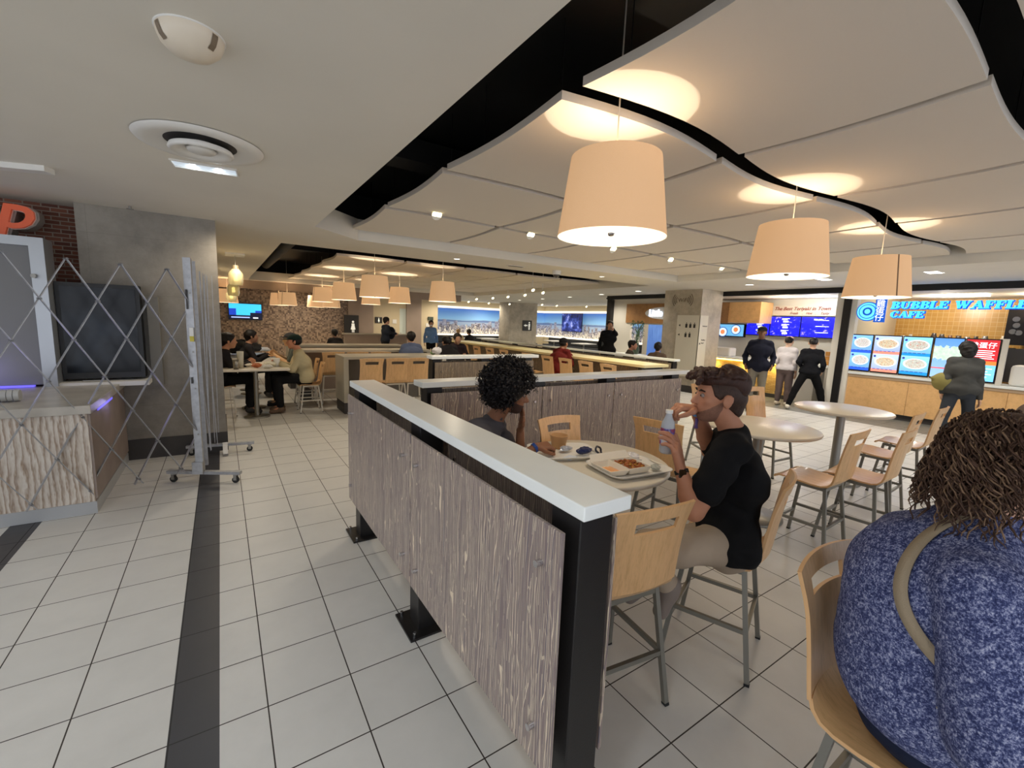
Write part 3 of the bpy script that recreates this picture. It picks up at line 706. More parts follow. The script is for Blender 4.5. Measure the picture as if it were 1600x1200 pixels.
# far left table and counters behind it
def pedestal_table(x0, x1, y0, y1, z, lab, top=M_tabletop):
    e = empty('dining_table', ((x0+x1)/2, (y0+y1)/2, 0), 0, lab, 'table')
    own(MB().box(x0, x1, y0, y1, z-.035, z).build('tabletop', top, bevel=.004), e)
    for x in ((x0+x1)/2,):
        for y in (y0+.18, y1-.18):
            own(MB().cyl((x, y, .02), (x, y, z-.035), .035, n=16).build('pole', M_steel), e)
            own(MB().lathe([(0, 0), (.19, 0), (.19, .015), (.04, .03)], c=(x, y, 0), n=24).build('base', M_steel), e)
    return e
pedestal_table(-.05, .92, 7.98, 9.15, .80, 'cream table with cups and food at the far left, two capped people beside it')
pedestal_table(.0, .95, 10.4, 11.3, .80, 'pale table with a bluish top behind the far left food table', mat('bluish_white_top', (206, 214, 224), .25))
pedestal_table(.1, 1.0, 12.2, 13.1, .80, 'second pale table behind the far left food table', mat('bluish_white_top', (206, 214, 224), .25))
for k, (x, y) in enumerate(((10.6, 20.9), (12.2, 20.9), (15.3, 19), (15.2, 16.5))):
    e = empty('dining_table', (x, y, 0), 0, 'small white table in front of the far dark bench, %s from the left' % ORD[k], 'table', 'white tables by the bench')
    MB().box(-.5, .5, -.4, .4, .72, .76).build('tabletop', M_white, e); MB().cyl((0, 0, 0), (0, 0, .72), .04, n=10).build('pole', M_steel, e)
# ------------------------------------------------------------------ mid columns
struct(MB().box(12.7, 14.5, 19.6, 20.6, 0, CZ).build('wall_far_column', M_concwarm))
b = MB().box(13.55, 14.15, 19.57, 19.6, 1.25, 1.8)
e = tag(b.build('restroom_sign', mat('sign_black', (44, 42, 40), .5)), 'black restroom sign with arrow and figure on the far column', 'sign')
M_signw = mat('sign_white', (236, 234, 224), .5, emit=(236, 234, 224), es=.25)
b = MB(); b.prism([(13.62, 0), (13.74, .07), (13.74, .03), (13.86, .03), (13.86, -.03), (13.74, -.03), (13.74, -.07)], 0, .01, M=Matrix(((1, 0, 0, 0), (0, 0, -1, 19.57), (0, 1, 0, 1.53), (0, 0, 0, 1))))
b.build('arrow', M_signw, e)
def pictogram(cx, y, z, h, parent, skirt=False, m=None, ax='y'):
    b = MB(); s = h/.5
    if ax == 'y':
        b.cyl((cx, y, z+.44*s), (cx, y-.008, z+.44*s), .05*s, n=14)
        b.box(cx-.06*s, cx+.06*s, y-.008, y, z+.2*s, z+.37*s)
        if skirt: b.prism([(-.1*s, 0), (.1*s, 0), (.05*s, .2*s), (-.05*s, .2*s)], 0, .008, M=Matrix(((1, 0, 0, cx), (0, 0, -1, y), (0, 1, 0, z+.12*s), (0, 0, 0, 1))))
        b.box(cx-.05*s, cx-.01*s, y-.008, y, z, z+.2*s); b.box(cx+.01*s, cx+.05*s, y-.008, y, z, z+.2*s)
    return b.build('figure', m or M_signw, parent)
pictogram(13.98, 19.57, 1.3, .44, e)
struct(MB().box(10.4, 11.32, 6.95, 8.1, 0, CZ).build('wall_right_column', M_concwarm))
struct(MB().box(10.38, 11.34, 6.93, 8.12, 0, .18).build('baseboard_right_column', M_base))
# its white wayfinding board wraps the corner
M_board = mat('wayfinding_board', (214, 208, 190), .5)
M_boardtext = mat('board_ink', (44, 40, 36), .6)
e = empty('wayfinding_board', (10.39, 6.94, 0), 0, 'tall cream wayfinding board wrapping the corner of the right column', 'sign')
own(MB().box(10.375, 10.40, 6.93, 7.62, .42, 2.05).build('left_face', M_board), e); own(MB().box(10.375, 10.72, 6.925, 6.95, .42, 2.05).build('front_face', M_board), e)
for z, txt in ((1.75, '\u2190   \u2642\u2640\u267f'), (1.50, '\u2190   \u260e i')):
    b = MB()
    b.prism([(0, 0), (.05, .03), (.05, -.03)], 0, .004, M=facing_x(10.374, 7.56, z+.03))
    for k in range(3 if z > 1.6 else 2):
        yy = 7.32-.12*k; b.box(10.370, 10.374, yy-.03, yy+.03, z-.03, z+.07); b.box(10.370, 10.374, yy-.012, yy+.012, z+.08, z+.105)
    own(b.build('pictograms', M_boardtext), e)
own(MB().prism([(0, 0), (.03, .05), (.06, 0)], 0, .004, M=facing_y(10.41, 6.924, 1.30)).build('arrow', M_boardtext), e)
b = MB()
for z, n in ((1.76, 7), (1.40, 6), (1.32, 4)):
    for k in range(n): b.box(10.50+k*.028, 10.50+k*.028+.018, 6.921, 6.925, z, z+.02+.012*(k % 3 == 0))
own(b.build('lettering', M_boardtext), e)
e = empty('wifi_sign', (10.39, 7.5, 2.4), 0, 'raised WiFi lettering between arcs near the top of the right column', 'sign')
M_wifi = mat('wifi_cut', (106, 92, 74), .6)
own(text('lettering', 'WiFi', .15, M_wifi, None, facing_x(10.398, 7.66, 2.40), extrude=.004, space=1.05), e)
for sgn, yc in ((1, 7.62), (-1, 7.42)):
    for k in range(3):
        b = MB(); r = .10+.055*k; pts = []
        for q in range(9):
            a = math.radians(-45+90*q/8); pts.append((10.397, yc+sgn*r*math.cos(a), 2.45+r*1.0*math.sin(a)))
        own(b.tube(pts, .008, 6).build('arc', M_wifi), e)
# ------------------------------------------------------------------ shop front line (x = 11.5)
FX = 11.5
struct(MB().box(11.38, 11.48, -5, 11.3, 2.60, VZ).build('trim_2', M_void))
b = MB()
for k in range(60): b.box(11.40, 11.7, -.5+k*.2, -.44+k*.2, 2.62, 2.66)
struct(b.build('trim_3', mat('dark_louvre', (48, 50, 72), .25, .3)))
struct(MB().box(11.48, 15, -5, 11.3, 2.60, 2.66).build('ceiling_shops', mat('shop_ceiling', (206, 202, 194), .8)))
struct(MB().box(11.40, 11.62, 4.04, 4.18, 0, 2.6).build('trim_4', mat('mullion_black', (22, 20, 20), .4)))
struct(MB().box(11.44, 11.60, 4.18, 4.32, 0, 2.6).build('trim_5', M_dry)); struct(MB().box(11.44, 11.60, 3.94, 4.04, 0, 2.6).build('trim_6', M_dry))
struct(MB().box(11.40, 11.6, 11.1, 11.3, 0, 2.72).build('trim_7', mat('mullion_black', (22, 20, 20), .4)))
struct(MB().box(14.3, 14.4, -2, 4.1, 0, 2.6).build('wall_bubble_back', M_ytile)); struct(MB().box(11.6, 14.4, 4.05, 4.15, 0, 2.6).build('wall_bubble_side', M_cream))
# bubble waffle counter
e = empty('shop_counter', (11.7, 1.5, 0), 0, 'pale wood shop counter below the lit menu screens of the blue waffle sign', 'counter')
own(MB().box(11.46, 12.1, -2, 3.94, .86, .91).build('worktop', M_cap, bevel=.004), e)
own(MB().box(11.50, 12.0, -2, 3.94, .12, .86).build('front_panel', M_oak), e); own(MB().box(11.56, 12.0, -2, 3.94, 0, .12).build('kick_plate', M_base), e)
for y in (2.9, 1.55, .2): own(MB().box(11.497, 11.50, y, y+.006, .12, .86).build('panel_joint', M_oakdark), e)
own(MB().box(11.485, 11.50, -2, 3.94, .80, .86).build('upper_band', mat('counter_band', (176, 150, 120), .5)), e)
# menu screens
def screen_fn(seed, sky, plate, band):
    def fn(t, b):
        x, y, z = t.xyz(t.new('ShaderNodeTexCoord').outputs['Generated'])
        zz = t.math('FRACT', t.math('MULTIPLY', z, 2)); yy = t.math('SUBTRACT', 1, y)
        dx = t.math('SUBTRACT', yy, .52); dz = t.math('MULTIPLY', t.math('SUBTRACT', zz, .58), 1.5)
        r = t.math('SQRT', t.math('ADD', t.math('MULTIPLY', dx, dx), t.math('MULTIPLY', dz, dz)))
        n = t.noise(t.vec(t.math('MULTIPLY', yy, 10), seed, t.math('MULTIPLY', z, 20)), 1.6, 5, .9)
        base = t.mix(zz, lin(tuple(v*.85 for v in sky)), lin(tuple(min(255, v*1.1) for v in sky)))
        food = t.ramp(n, [(.40, lin((110, 60, 54))), (.445, lin(plate)), (.485, lin((236, 230, 222))), (.515, lin((110, 130, 90))), (.55, lin(plate)), (.60, lin((200, 100, 66)))])
        col = t.mix(t.math('LESS_THAN', r, .42), base, lin((238, 240, 246)))
        col = t.mix(t.math('LESS_THAN', r, .36), col, food)
        col = t.mix(t.math('LESS_THAN', zz, .16), col, lin(band))
        t.l.new(col, b.inputs['Base Color']); t.l.new(col, b.inputs['Emission Color']); b.inputs['Emission Strength'].default_value = .62
    return fn
M_bezel = mat('screen_bezel', (14, 14, 18), .3)
M_wtext = glow('screen_white_text', (240, 246, 255), 1.2)
edges = [3.96, 3.57, 3.10, 2.63]
labs = ['leftmost', 'second', 'third']
scol = [((120, 176, 246), (196, 200, 214), (40, 90, 220)), ((170, 190, 240), (210, 190, 150), (236, 140, 120)), ((130, 196, 244), (190, 200, 200), (30, 140, 210))]
for k in range(3):
    e = empty('menu_screen', (11.48, (edges[k]+edges[k+1])/2, .95), 0, 'lit menu screen on the wooden counter showing two plates of food, %s from the left' % labs[k], 'screen', 'menu screens on the wooden counter')
    own(MB().box(11.47, 11.50, edges[k+1]+.006, edges[k]-.006, .93, 1.72).build('bezel', M_bezel), e)
    p = own(MB().box(11.462, 11.47, edges[k+1]+.02, edges[k]-.02, .96, 1.70).build('display', mat('menu_display_%d' % k, (120, 176, 246), .3, fn=screen_fn(k*3.3, *scol[k]))), e)
    b = MB()
    for zz in (1.01, 1.38):
        for q in range(5): b.box(11.458, 11.462, edges[k]-.05-q*.07-.05, edges[k]-.05-q*.07, zz, zz+.012)
    for zz in (1.28, 1.64): b.cyl((11.458, edges[k]-.06, zz), (11.462, edges[k]-.06, zz), .022, n=12)
    own(b.build('caption', glow('screen_blue_text', (40, 60, 150), .6)), e)
e = empty('menu_screen', (11.48, 2.3, .95), 0, 'lit promotional screen with green noodles, left of the grey clad customer', 'screen')
own(MB().box(11.47, 11.50, 2.20, 2.62, .93, 1.72).build('bezel', M_bezel), e)
def noodle_fn(t, b):
    x, y, z = t.xyz(t.new('ShaderNodeTexCoord').outputs['Generated'])
    n = t.noise(t.vec(t.math('MULTIPLY', y, 3), 0, t.math('MULTIPLY', z, 6)), 2, 3)
    dz = t.math('ABSOLUTE', t.math('SUBTRACT', z, .62))
    col = t.mix(t.math('LESS_THAN', t.math('ADD', dz, t.math('MULTIPLY', n, .3)), .32), t.mix(z, lin((150, 190, 240)), lin((90, 150, 230))), t.mix(n, lin((150, 190, 170)), lin((226, 236, 226))))
    col = t.mix(t.math('LESS_THAN', t.math('ABSOLUTE', t.math('SUBTRACT', z, .24)), .015), col, lin((230, 90, 90)))
    t.l.new(col, b.inputs['Base Color']); t.l.new(col, b.inputs['Emission Color']); b.inputs['Emission Strength'].default_value = .62
own(MB().box(11.462, 11.47, 2.215, 2.61, .96, 1.70).build('display', mat('menu_display_noodles', (150, 190, 240), .3, fn=noodle_fn)), e)
e = empty('menu_screen', (11.48, 1.95, .95), 0, 'lit screen, red above and pale blue below, right of the grey clad customer', 'screen')
own(MB().box(11.47, 11.50, 1.74, 2.19, .93, 1.72).build('bezel', M_bezel), e)
d = MB(); d.box(11.462, 11.47, 1.76, 2.175, 1.32, 1.70, 0); d.box(11.462, 11.47, 1.76, 2.175, 1.25, 1.32, 1); d.box(11.462, 11.47, 1.76, 2.175, .96, 1.25, 2)
d = own(d.build('display', [glow('poster_red', (206, 44, 52), .55), glow('poster_orange', (240, 130, 60), .6), glow('poster_blue', (120, 196, 244), .65)]), e)
own(text('caption', '\u96de\u86cb\u4ed4', .115, M_wtext, None, facing_x(11.460, 2.13, 1.56), extrude=.002), e)
b = MB()
for q in range(5): b.box(11.459, 11.462, 1.80+.03*(q % 2), 2.1, 1.50-q*.035, 1.512-q*.035)
for q in range(4): b.box(11.459, 11.462, 1.80+.05*(q % 2), 2.08, 1.18-q*.05, 1.19-q*.05)
own(b.build('small_print', M_wtext), e)
struct(MB().box(11.45, 11.52, 1.66, 1.73, .91, 1.73).build('trim_8', M_dry))
# blue sign
M_blue = glow('sign_blue_face', (70, 196, 250), 1.0); M_blueside = glow('sign_blue_return', (40, 120, 220), 1.0); M_bluedk = glow('sign_blue_dark', (12, 84, 190), .55)
e = empty('shop_sign', (11.42, 2.6, 2.2), 0, 'glowing blue letters BUBBLE WAFFLE CAFE with a round blue logo', 'sign')
GLY = {  # strokes: (points, width)   unit cap height; heavy stems, hairlines and slab serifs
 'B': (.82, [([(.2, 0), (.2, 1)], .26), ([(.2, .95), (.48, .95), (.6, .86), (.62, .76), (.58, .6), (.42, .54), (.2, .54)], .12), ([(.6, .88), (.62, .66)], .24), ([(.2, .5), (.5, .5), (.64, .4), (.68, .27), (.62, .1), (.46, .05), (.2, .05)], .12), ([(.66, .40), (.66, .16)], .26), ([(0, .05), (.4, .05)], .1), ([(0, .95), (.4, .95)], .1)]),
 'U': (.98, [([(.22, .96), (.22, .34), (.3, .12), (.48, .06), (.64, .12), (.74, .34), (.74, .96)], .13), ([(.22, .96), (.22, .26)], .26), ([(0, .95), (.44, .95)], .1), ([(.58, .95), (.92, .95)], .1)]),
 'L': (.76, [([(.2, 0), (.2, 1)], .26), ([(0, .95), (.42, .95)], .1), ([(0, .06), (.68, .06)], .12), ([(.66, .0), (.66, .34)], .1)]),
 'E': (.80, [([(.2, 0), (.2, 1)], .26), ([(0, .94), (.68, .94)], .12), ([(.66, 1), (.66, .7)], .1), ([(.2, .52), (.5, .52)], .1), ([(.5, .66), (.5, .38)], .09), ([(0, .06), (.70, .06)], .12), ([(.69, .0), (.69, .32)], .1)]),
 'W': (1.28, [([(.14, .96), (.38, .06)], .24), ([(.38, .06), (.62, .9)], .1), ([(.58, .96), (.82, .06)], .24), ([(.82, .06), (1.08, .96)], .1), ([(-.02, .95), (.32, .95)], .1), ([(.44, .95), (.76, .95)], .1), ([(.94, .95), (1.22, .95)], .1)]),
 'A': (.98, [([(.14, .04), (.46, .98)], .1), ([(.44, .98), (.76, .04)], .25), ([(.26, .34), (.64, .34)], .1), ([(-.02, .05), (.3, .05)], .1), ([(.56, .05), (.94, .05)], .1)]),
 'F': (.76, [([(.2, 0), (.2, 1)], .26), ([(0, .94), (.66, .94)], .12), ([(.65, 1), (.65, .68)], .1), ([(.2, .52), (.5, .52)], .1), ([(.5, .66), (.5, .38)], .09), ([(0, .05), (.42, .05)], .1)]),
 'C': (.90, [([(.74, .72), (.6, .9), (.44, .95), (.24, .84), (.16, .5), (.24, .16), (.44, .05), (.62, .1), (.76, .28)], .13), ([(.2, .72), (.16, .5), (.2, .28)], .26), ([(.76, .98), (.76, .66)], .1)]),
 ' ': (.5, [])}
def slab_word(body, x, y, z, h, sx, nm, m, grow=0, sh=.12):
    b = MB(); cx = 0
    for ch in body:
        adv, st = GLY[ch]
        for pts, w in st:
            w = w+grow
            for (ax_, ay_), (bx_, by_) in zip(pts[:-1], pts[1:]):
                d = Vector((bx_-ax_, by_-ay_)); L = d.length; d /= L; n_ = Vector((-d.y, d.x))*w/2; e_ = d*(grow/2+(.03 if len(pts) > 2 else 0))
                q = [Vector((ax_, ay_))-e_-n_, Vector((bx_, by_))+e_-n_, Vector((bx_, by_))+e_+n_, Vector((ax_, ay_))-e_+n_]
                P = [((cx+v.x)*h*sx+v.y*h*sh, v.y*h) for v in q]
                dz = .001*(hash((round(ax_*50), round(by_*50))) % 3)
                b.prism(P, -.012, .012+dz, M=facing_x(x, y, z))
        cx += adv
    return own(b.build(nm, m), e)
for body, z, h in (('BUBBLE WAFFLE', 2.255, .142), ('CAFE', 2.08, .128)):
    slab_word(body, 11.42, 3.36, z, h, 1.20, 'lettering', M_blue); slab_word(body, 11.45, 3.352, z-.006, h, 1.20, 'letter_halo', M_bluedk, grow=.12)
def ring(yc, zc, r0, r1, x, m, nm, n=40, pr=None):
    b = MB(); M = facing_x(x, yc, zc); vs = []
    for i in range(n):
        a = 2*PI*i/n; vs += [M @ Vector((r0*math.cos(a), r0*math.sin(a), 0)), M @ Vector((r1*math.cos(a), r1*math.sin(a), 0))]
    b.add(vs, [(2*i, 2*i+1, (2*i+3) % (2*n), (2*i+2) % (2*n)) for i in range(n)])
    b2 = MB().add([M @ Vector((r1*math.cos(2*PI*i/n), r1*math.sin(2*PI*i/n), 0)) for i in range(n)] + [M @ Vector((r1*math.cos(2*PI*i/n), r1*math.sin(2*PI*i/n), -.02)) for i in range(n)], [(i, n+i, n+(i+1) % n, (i+1) % n) for i in range(n)])
    b.add(b2.v, b2.f)
    return own(b.build(nm, m), e)
ring(3.74, 2.20, 0, .20, 11.44, M_bluedk, 'logo_disc'); ring(3.74, 2.20, .0, .18, 11.425, glow('sign_blue_pale', (100, 214, 246), .9), 'logo_plate'); ring(3.74, 2.20, .135, .15, 11.418, M_bluedk, 'logo_ring'); ring(3.74, 2.20, .05, .085, 11.416, M_bluedk, 'logo_ring')
own(MB().box(11.425, 11.44, 3.43, 3.62, 1.98, 2.46).build('logo_badge', M_bluedk), e)
M_pink = glow('logo_white', (214, 214, 250), 1.3)
for k, ch in enumerate('\u96de\u86cb\u4ed4'): own(text('logo_character', ch, .155, M_pink, None, facing_x(11.42, 3.605, 2.31-.145*k), extrude=.003), e)
tag(MB().box(12.4, 12.7, 2.2, 2.9, 2.55, 2.59).build('ceiling_light', glow('kitchen_panel_light', (255, 246, 220), 4)), 'flat ceiling light inside the waffle shop, right above the sign letters', 'light')
# things behind the screens
M_jar = [mat('jar_brown', (92, 60, 44), .4), mat('jar_cream', (206, 196, 180), .4), mat('jar_dark', (52, 44, 42), .4), mat('jar_steel', (150, 148, 146), .3, .5)]
tag(MB().box(13.2, 13.9, 1.9, 3.9, 1.50, 1.56).build('shelf', M_oakdark), 'shelf of jars and machines before the yellow tiled wall', 'shelf')
rj = random.Random(3)
jl = ['brown', 'cream', 'dark', 'steel']
for k in range(14):
    y = 3.78-k*.135; c = (0, 1, 1, 2, 1, 2, 2, 0, 2, 3, 2, 3, 3, 1)[k]; h = .13+.12*rj.random(); r = .045+.02*rj.random()
    o = MB().lathe([(0, 0), (r, 0), (r*1.03, h*.7), (r*.7, h*.85), (r*.72, h), (0, h)], n=14).build('jar', M_jar[c]); o.location = (13.45, y, 1.56)
    tag(o, '%s jar on the shelf before the yellow tiled wall, %s from the left' % (jl[c], ORD[k] if k < 12 else '%dth' % (k+1)), 'jar', 'jars behind the menu screens')
e = empty('extraction_hood', (13.4, 1.2, 1.6), 0, 'dark extraction hood and steel box behind the waffle shop counter', 'kitchen hood')
own(MB().box(12.9, 14.2, -1.5, 1.95, 1.62, 2.35).build('recess', mat('kitchen_black', (34, 30, 28), .5)), e)
own(MB().box(12.6, 13.6, -1, 1.42, 1.72, 2.12).build('steel_box', mat('steel_matte', (140, 136, 130), .5, .4)), e)
own(MB().box(12.6, 13.4, -1.5, 2.1, .91, 1.55).build('fridge_body', mat('kitchen_grey', (70, 68, 66), .5)), e)
for i, (yy, zz) in enumerate(((.1, 0), (-.05, .1), (.12, .12), (-.1, -.1), (.05, -.14), (.14, -.12))):
    o = MB().cyl((12.88, 1.72+yy*.9, 2.0+zz), (12.9, 1.72+yy*.9, 2.0+zz), .05, n=14).build('hanging_pan', M_steel); own(o, e)
for k, (y0, y1, z1) in enumerate(((1.18, 1.60, 1.28),(.70, 1.14, 1.28))):
    e = empty('food_warmer', (11.8, (y0+y1)/2, .91), 0, ('white rounded warmer box on the counter at the right picture edge', 'second white warmer box on the counter, beyond the picture edge')[k], 'appliance')
    own(MB().box(11.6, 12.0, y0, y1, .91, z1).build('body', M_white, bevel=.05), e); own(MB().box(11.595, 11.6, (y0+y1)/2-.006, (y0+y1)/2+.006, .95, z1-.04).build('handle', M_signw), e)
# ------------------------------------------------------------------ teriyaki shop
struct(MB().box(13.1, 13.2, 4.15, 8.8, 0, 2.6).build('wall_teriyaki_back', mat('tile_white', (206, 204, 196), .4))); 
e = empty('shop_counter', (12.0, 6, 0), 0, 'white shop counter with a glowing yellow tiled front, customers standing before it', 'counter')
own(MB().box(11.85, 12.5, 4.2, 8.7, .90, .96).build('worktop', M_cap, bevel=.004), e)
own(MB().box(11.90, 12.4, 4.2, 5.3, 0, .90).build('front_panel', mat('counter_offwhite', (196, 192, 184), .4)), e)
def gold_fn(t, b):
    x, y, z = t.xyz(t.coord())
    n = t.new('ShaderNodeTexBrick'); t.l.new(t.vec(y, z, 0), n.inputs['Vector']); n.inputs['Scale'].default_value = 1; n.inputs['Brick Width'].default_value = .12; n.inputs['Row Height'].default_value = .03
    n.inputs['Mortar Size'].default_value = .003; n.inputs['Color1'].default_value = (*lin((214, 178, 110)), 1); n.inputs['Color2'].default_value = (*lin((190, 150, 84)), 1); n.inputs['Mortar'].default_value = (*lin((150, 116, 60)), 1)
    t.l.new(n.outputs[0], b.inputs['Base Color'])
own(MB().box(11.95, 12.4, 5.3, 8.7, .10, .90).build('front_panel', mat('gold_split_tile', (214, 178, 110), .5, fn=gold_fn)), e)
own(MB().box(11.93, 11.96, 5.3, 8.7, 0, .10).build('kick_plate', M_base), e)
own(MB().box(11.88, 11.93, 5.3, 8.7, .865, .895).build('light_strip', glow('amber_strip', (255, 220, 110), 4)), e)
for y in (5.7, 6.5, 7.3, 8.1): lamp('SPOT', (11.8, y, .86), 9, (1, .80, .34), .1, 120, .8, aim=(.35, 0, -1), name='counter_wash')
own(MB().box(11.893, 11.90, 4.55, 4.75, .0, .9).build('panel_joint', M_steel), e)
tag(MB().box(13.02, 13.1, 4.3, 6.5, 2.15, 2.42).build('shop_fascia', mat('fascia_white', (206, 200, 188), .5)), 'white fascia with red-brown script above the blue menu screens', 'sign')
fa = bpy.data.objects['shop_fascia']
M_script = mat('script_red', (128, 48, 36), .5)
text('lettering', 'The Best Teriyaki in Town', .125, M_script, fa, facing_x(13.015, 6.42, 2.30), extrude=.003, shear=.35, offset=.002, sx=1.02)
text('lettering', 'Fresh    .   Hot   .    Tasty', .09, M_script, fa, facing_x(13.015, 6.0, 2.19), extrude=.003, shear=.35, offset=.001)
def menu_fn(seed):
    def fn(t, b):
        x, y, z = t.xyz(t.new('ShaderNodeTexCoord').outputs['Generated'])
        n = t.noise(t.vec(t.math('MULTIPLY', y, 4), seed, t.math('MULTIPLY', z, 4)), 1.5, 4, .75)
        col = t.ramp(n, [(.0, lin((16, 14, 170))), (.52, lin((20, 24, 214))), (.60, lin((30, 44, 200))), (.66, lin((150, 130, 190))), (.8, lin((230, 220, 220)))])
        t.l.new(col, b.inputs['Base Color']); t.l.new(col, b.inputs['Emission Color']); b.inputs['Emission Strength'].default_value = .8
    return fn
ys = [7.15, 6.47, 5.68, 4.85]
for k in range(3):
    e = empty('menu_board_screen', (13.1, (ys[k]+ys[k+1])/2, 1.6), 0, 'deep blue menu screen over the teriyaki counter, %s from the left' % ORD[k], 'screen', 'blue overhead menu screens')
    own(MB().box(13.0, 13.1, ys[k+1]+.01, ys[k], 1.58, 2.13).build('bezel', M_bezel), e)
    own(MB().box(12.992, 13.0, ys[k+1]+.02, ys[k]-.01, 1.60, 2.12).build('display', mat('blue_menu_%d' % k, (30, 40, 230), .3, fn=menu_fn(k*5.1))), e)
    b = MB()
    for r in range(3):
        z = 1.66+r*.16
        for c, wd in ((0, .16), (1, .22)) if k < 2 else ((0, .3),):
            y0 = ys[k]-.30 if k < 2 else ys[k]-.36
            if k == 2 and r == 2: y0 += .02
            b.box(12.988, 12.992, y0-wd*(.9 if k < 2 else 1), y0, z+.055+.03*c, z+.067+.03*c)
        if k < 2: b.box(12.988, 12.992, ys[k]-.47, ys[k]-.34, z-.01, z+.035)
    own(b.build('caption', M_wtext), e)
    own(text('caption', ('TERIYAKI', 'BOWLS', 'SIDE DISH')[k] if k == 2 else '1   2', .05, M_wtext, None, facing_x(12.988, ys[k]-(.30 if k == 2 else .12), 2.04 if k == 2 else 1.98), extrude=.001), e)
e = empty('menu_board_screen', (13.1, 7.6, 1.6), 0, 'pale blue screen showing two bowls of food, left of the deep blue menus', 'screen')
own(MB().box(13.0, 13.1, 7.2, 8.3, 1.50, 1.88).build('bezel', M_bezel), e); own(MB().box(12.992, 13.0, 7.22, 8.28, 1.53, 1.87).build('display', glow('bowl_blue', (110, 186, 236), .6)), e)
for y, z in ((7.86, 1.64), (7.45, 1.72), (8.1, 1.76)):
    b = MB().cyl((12.985, y, z), (12.992, y, z), .15, n=24); b.add(*(lambda q: (q.v, q.f))(MB().cyl((12.98, y, z), (12.985, y, z), .13, n=24)), 1); b.add(*(lambda q: (q.v, q.f))(MB().cyl((12.975, y, z), (12.98, y, z), .07, n=12)), 2)
    own(b.build('bowl_picture', [glow('bowl_rim', (30, 70, 150), .8), glow('bowl_in', (190, 210, 220), .9), glow('bowl_food', (206, 120, 70), .9)]), e)
e = empty('shop_bulkhead', (12.4, 7.2, 1.85), 0, 'boxy wooden bulkhead hanging beside the right column over the teriyaki counter', 'bulkhead')
own(MB().box(12.35, 13.0, 6.45, 8.6, 1.92, 2.5).build('body', M_oak), e); own(MB().box(12.34, 12.35, 7.35, 8.6, 1.90, 2.5).build('shaded_face', M_oakdark), e)  # shade of the unlit left side is put into the darker wood colour
tag(own(MB().box(12.0, 12.35, 7.0, 7.6, .96, 1.2).build('rice_cooker', M_white, bevel=.03), empty('kitchen_appliances', (12.2, 7.2, .96), 0, 'white cookers on the teriyaki counter next to the right column', 'appliance')))
ke = bpy.data.objects['kitchen_appliances']; own(MB().box(12.05, 12.4, 7.65, 8.2, .96, 1.28).build('cooker', M_steel, bevel=.02), ke)
e = empty('snack_rack', (12.1, 4.45, .96), 0, 'small rack of yellow snack packets on the teriyaki counter', 'rack')
rj = random.Random(8)
for k in range(9):
    own(MB().box(12.0, 12.1, 4.32+.11*(k % 3), 4.41+.11*(k % 3), .96+.11*(k//3), 1.06+.11*(k//3)).build('packet', mat(('packet_yellow', 'packet_gold', 'packet_amber')[k % 3], ((240, 214, 120), (226, 186, 90), (210, 150, 70))[k % 3], .5), bevel=.01), e)
def leafy(name, x, y, z, lab, n=34, h=.5, col=(70, 112, 52), pot=(200, 196, 186), seed=1, spread=.28):
    e = empty(name, (x, y, z), 0, lab, 'plant'); r = random.Random(seed)
    MB().lathe([(0, 0), (.07, 0), (.09, .15), (.085, .16), (0, .15)], n=18).build('pot', mat('pot_%d' % seed, pot, .5), e)
    b = MB()
    for k in range(n):
        a = r.random()*2*PI; L = h*(.6+.5*r.random()); s = spread*r.random()
        pts = [(0, 0, .12)]; 
        for q in range(1, 6): t = q/5; pts.append((math.cos(a)*s*t**1.6, math.sin(a)*s*t**1.6, .12+L*t-(.15*L*t*t)))
        b.tube(pts, [.004, .008, .01, .009, .006, .001], 4)
    b.build('leaves', mat('leaf_%d' % seed, col, .6), e); return e
leafy('potted_plant', 12.05, 4.38, 1.30, 'small green plant standing by the black shop mullion', 30, .4, (104, 150, 84), seed=2, spread=.22)
# ------------------------------------------------------------------ shop with the oval sign, left of the column
struct(MB().box(11.55, 11.65, 8.1, 11.1, 1.78, 2.6).build('wall_shop_over', mat('shop_white', (214, 208, 194), .6))); struct(MB().box(11.55, 11.65, 10.3, 11.1, 0, 1.78).build('wall_shop_pier', mat('shop_white', (214, 208, 194), .6)))
struct(MB().box(13.4, 13.5, 8.8, 11.3, 0, 2.6).build('wall_shop_back', mat('shop_white', (214, 208, 194), .6)))
e = empty('shop_sign', (11.5, 9.5, 2.1), 0, 'wooden sign board with a white oval reading Little, cut off by the right column', 'sign')
own(MB().box(11.50, 11.55, 8.3, 10.48, 1.82, 2.44).build('board', M_oakdark), e)
b = MB(); M = facing_x(11.49, 8.95, 2.14); n = 36
b.add([M @ Vector((.72*math.cos(2*PI*i/n), .19*math.sin(2*PI*i/n), 0)) for i in range(n)], [tuple(range(n))]); own(b.build('oval', mat('oval_grey', (206, 204, 196), .5)), e)
own(text('lettering', 'Little', .29, glow('sign_white_blue', (220, 232, 255), 2.0), None, facing_x(11.47, 9.50, 2.05), extrude=.01, offset=.008, sx=.85), e)
e = empty('display_screen', (11.55, 9.6, .8), 0, 'tall deep blue panel under the wooden oval sign board', 'screen')
def bluep_fn(t, b):
    x, y, z = t.xyz(t.coord()); n = t.noise(t.vec(t.math('MULTIPLY', y, 14), 0, t.math('MULTIPLY', z, 1.2)), 2, 3)
    col = t.mix(t.math('MULTIPLY', n, t.math('MULTIPLY', z, .6)), lin((36, 76, 160)), lin((120, 160, 216)))
    t.l.new(col, b.inputs['Base Color']); t.l.new(col, b.inputs['Emission Color']); b.inputs['Emission Strength'].default_value = .45
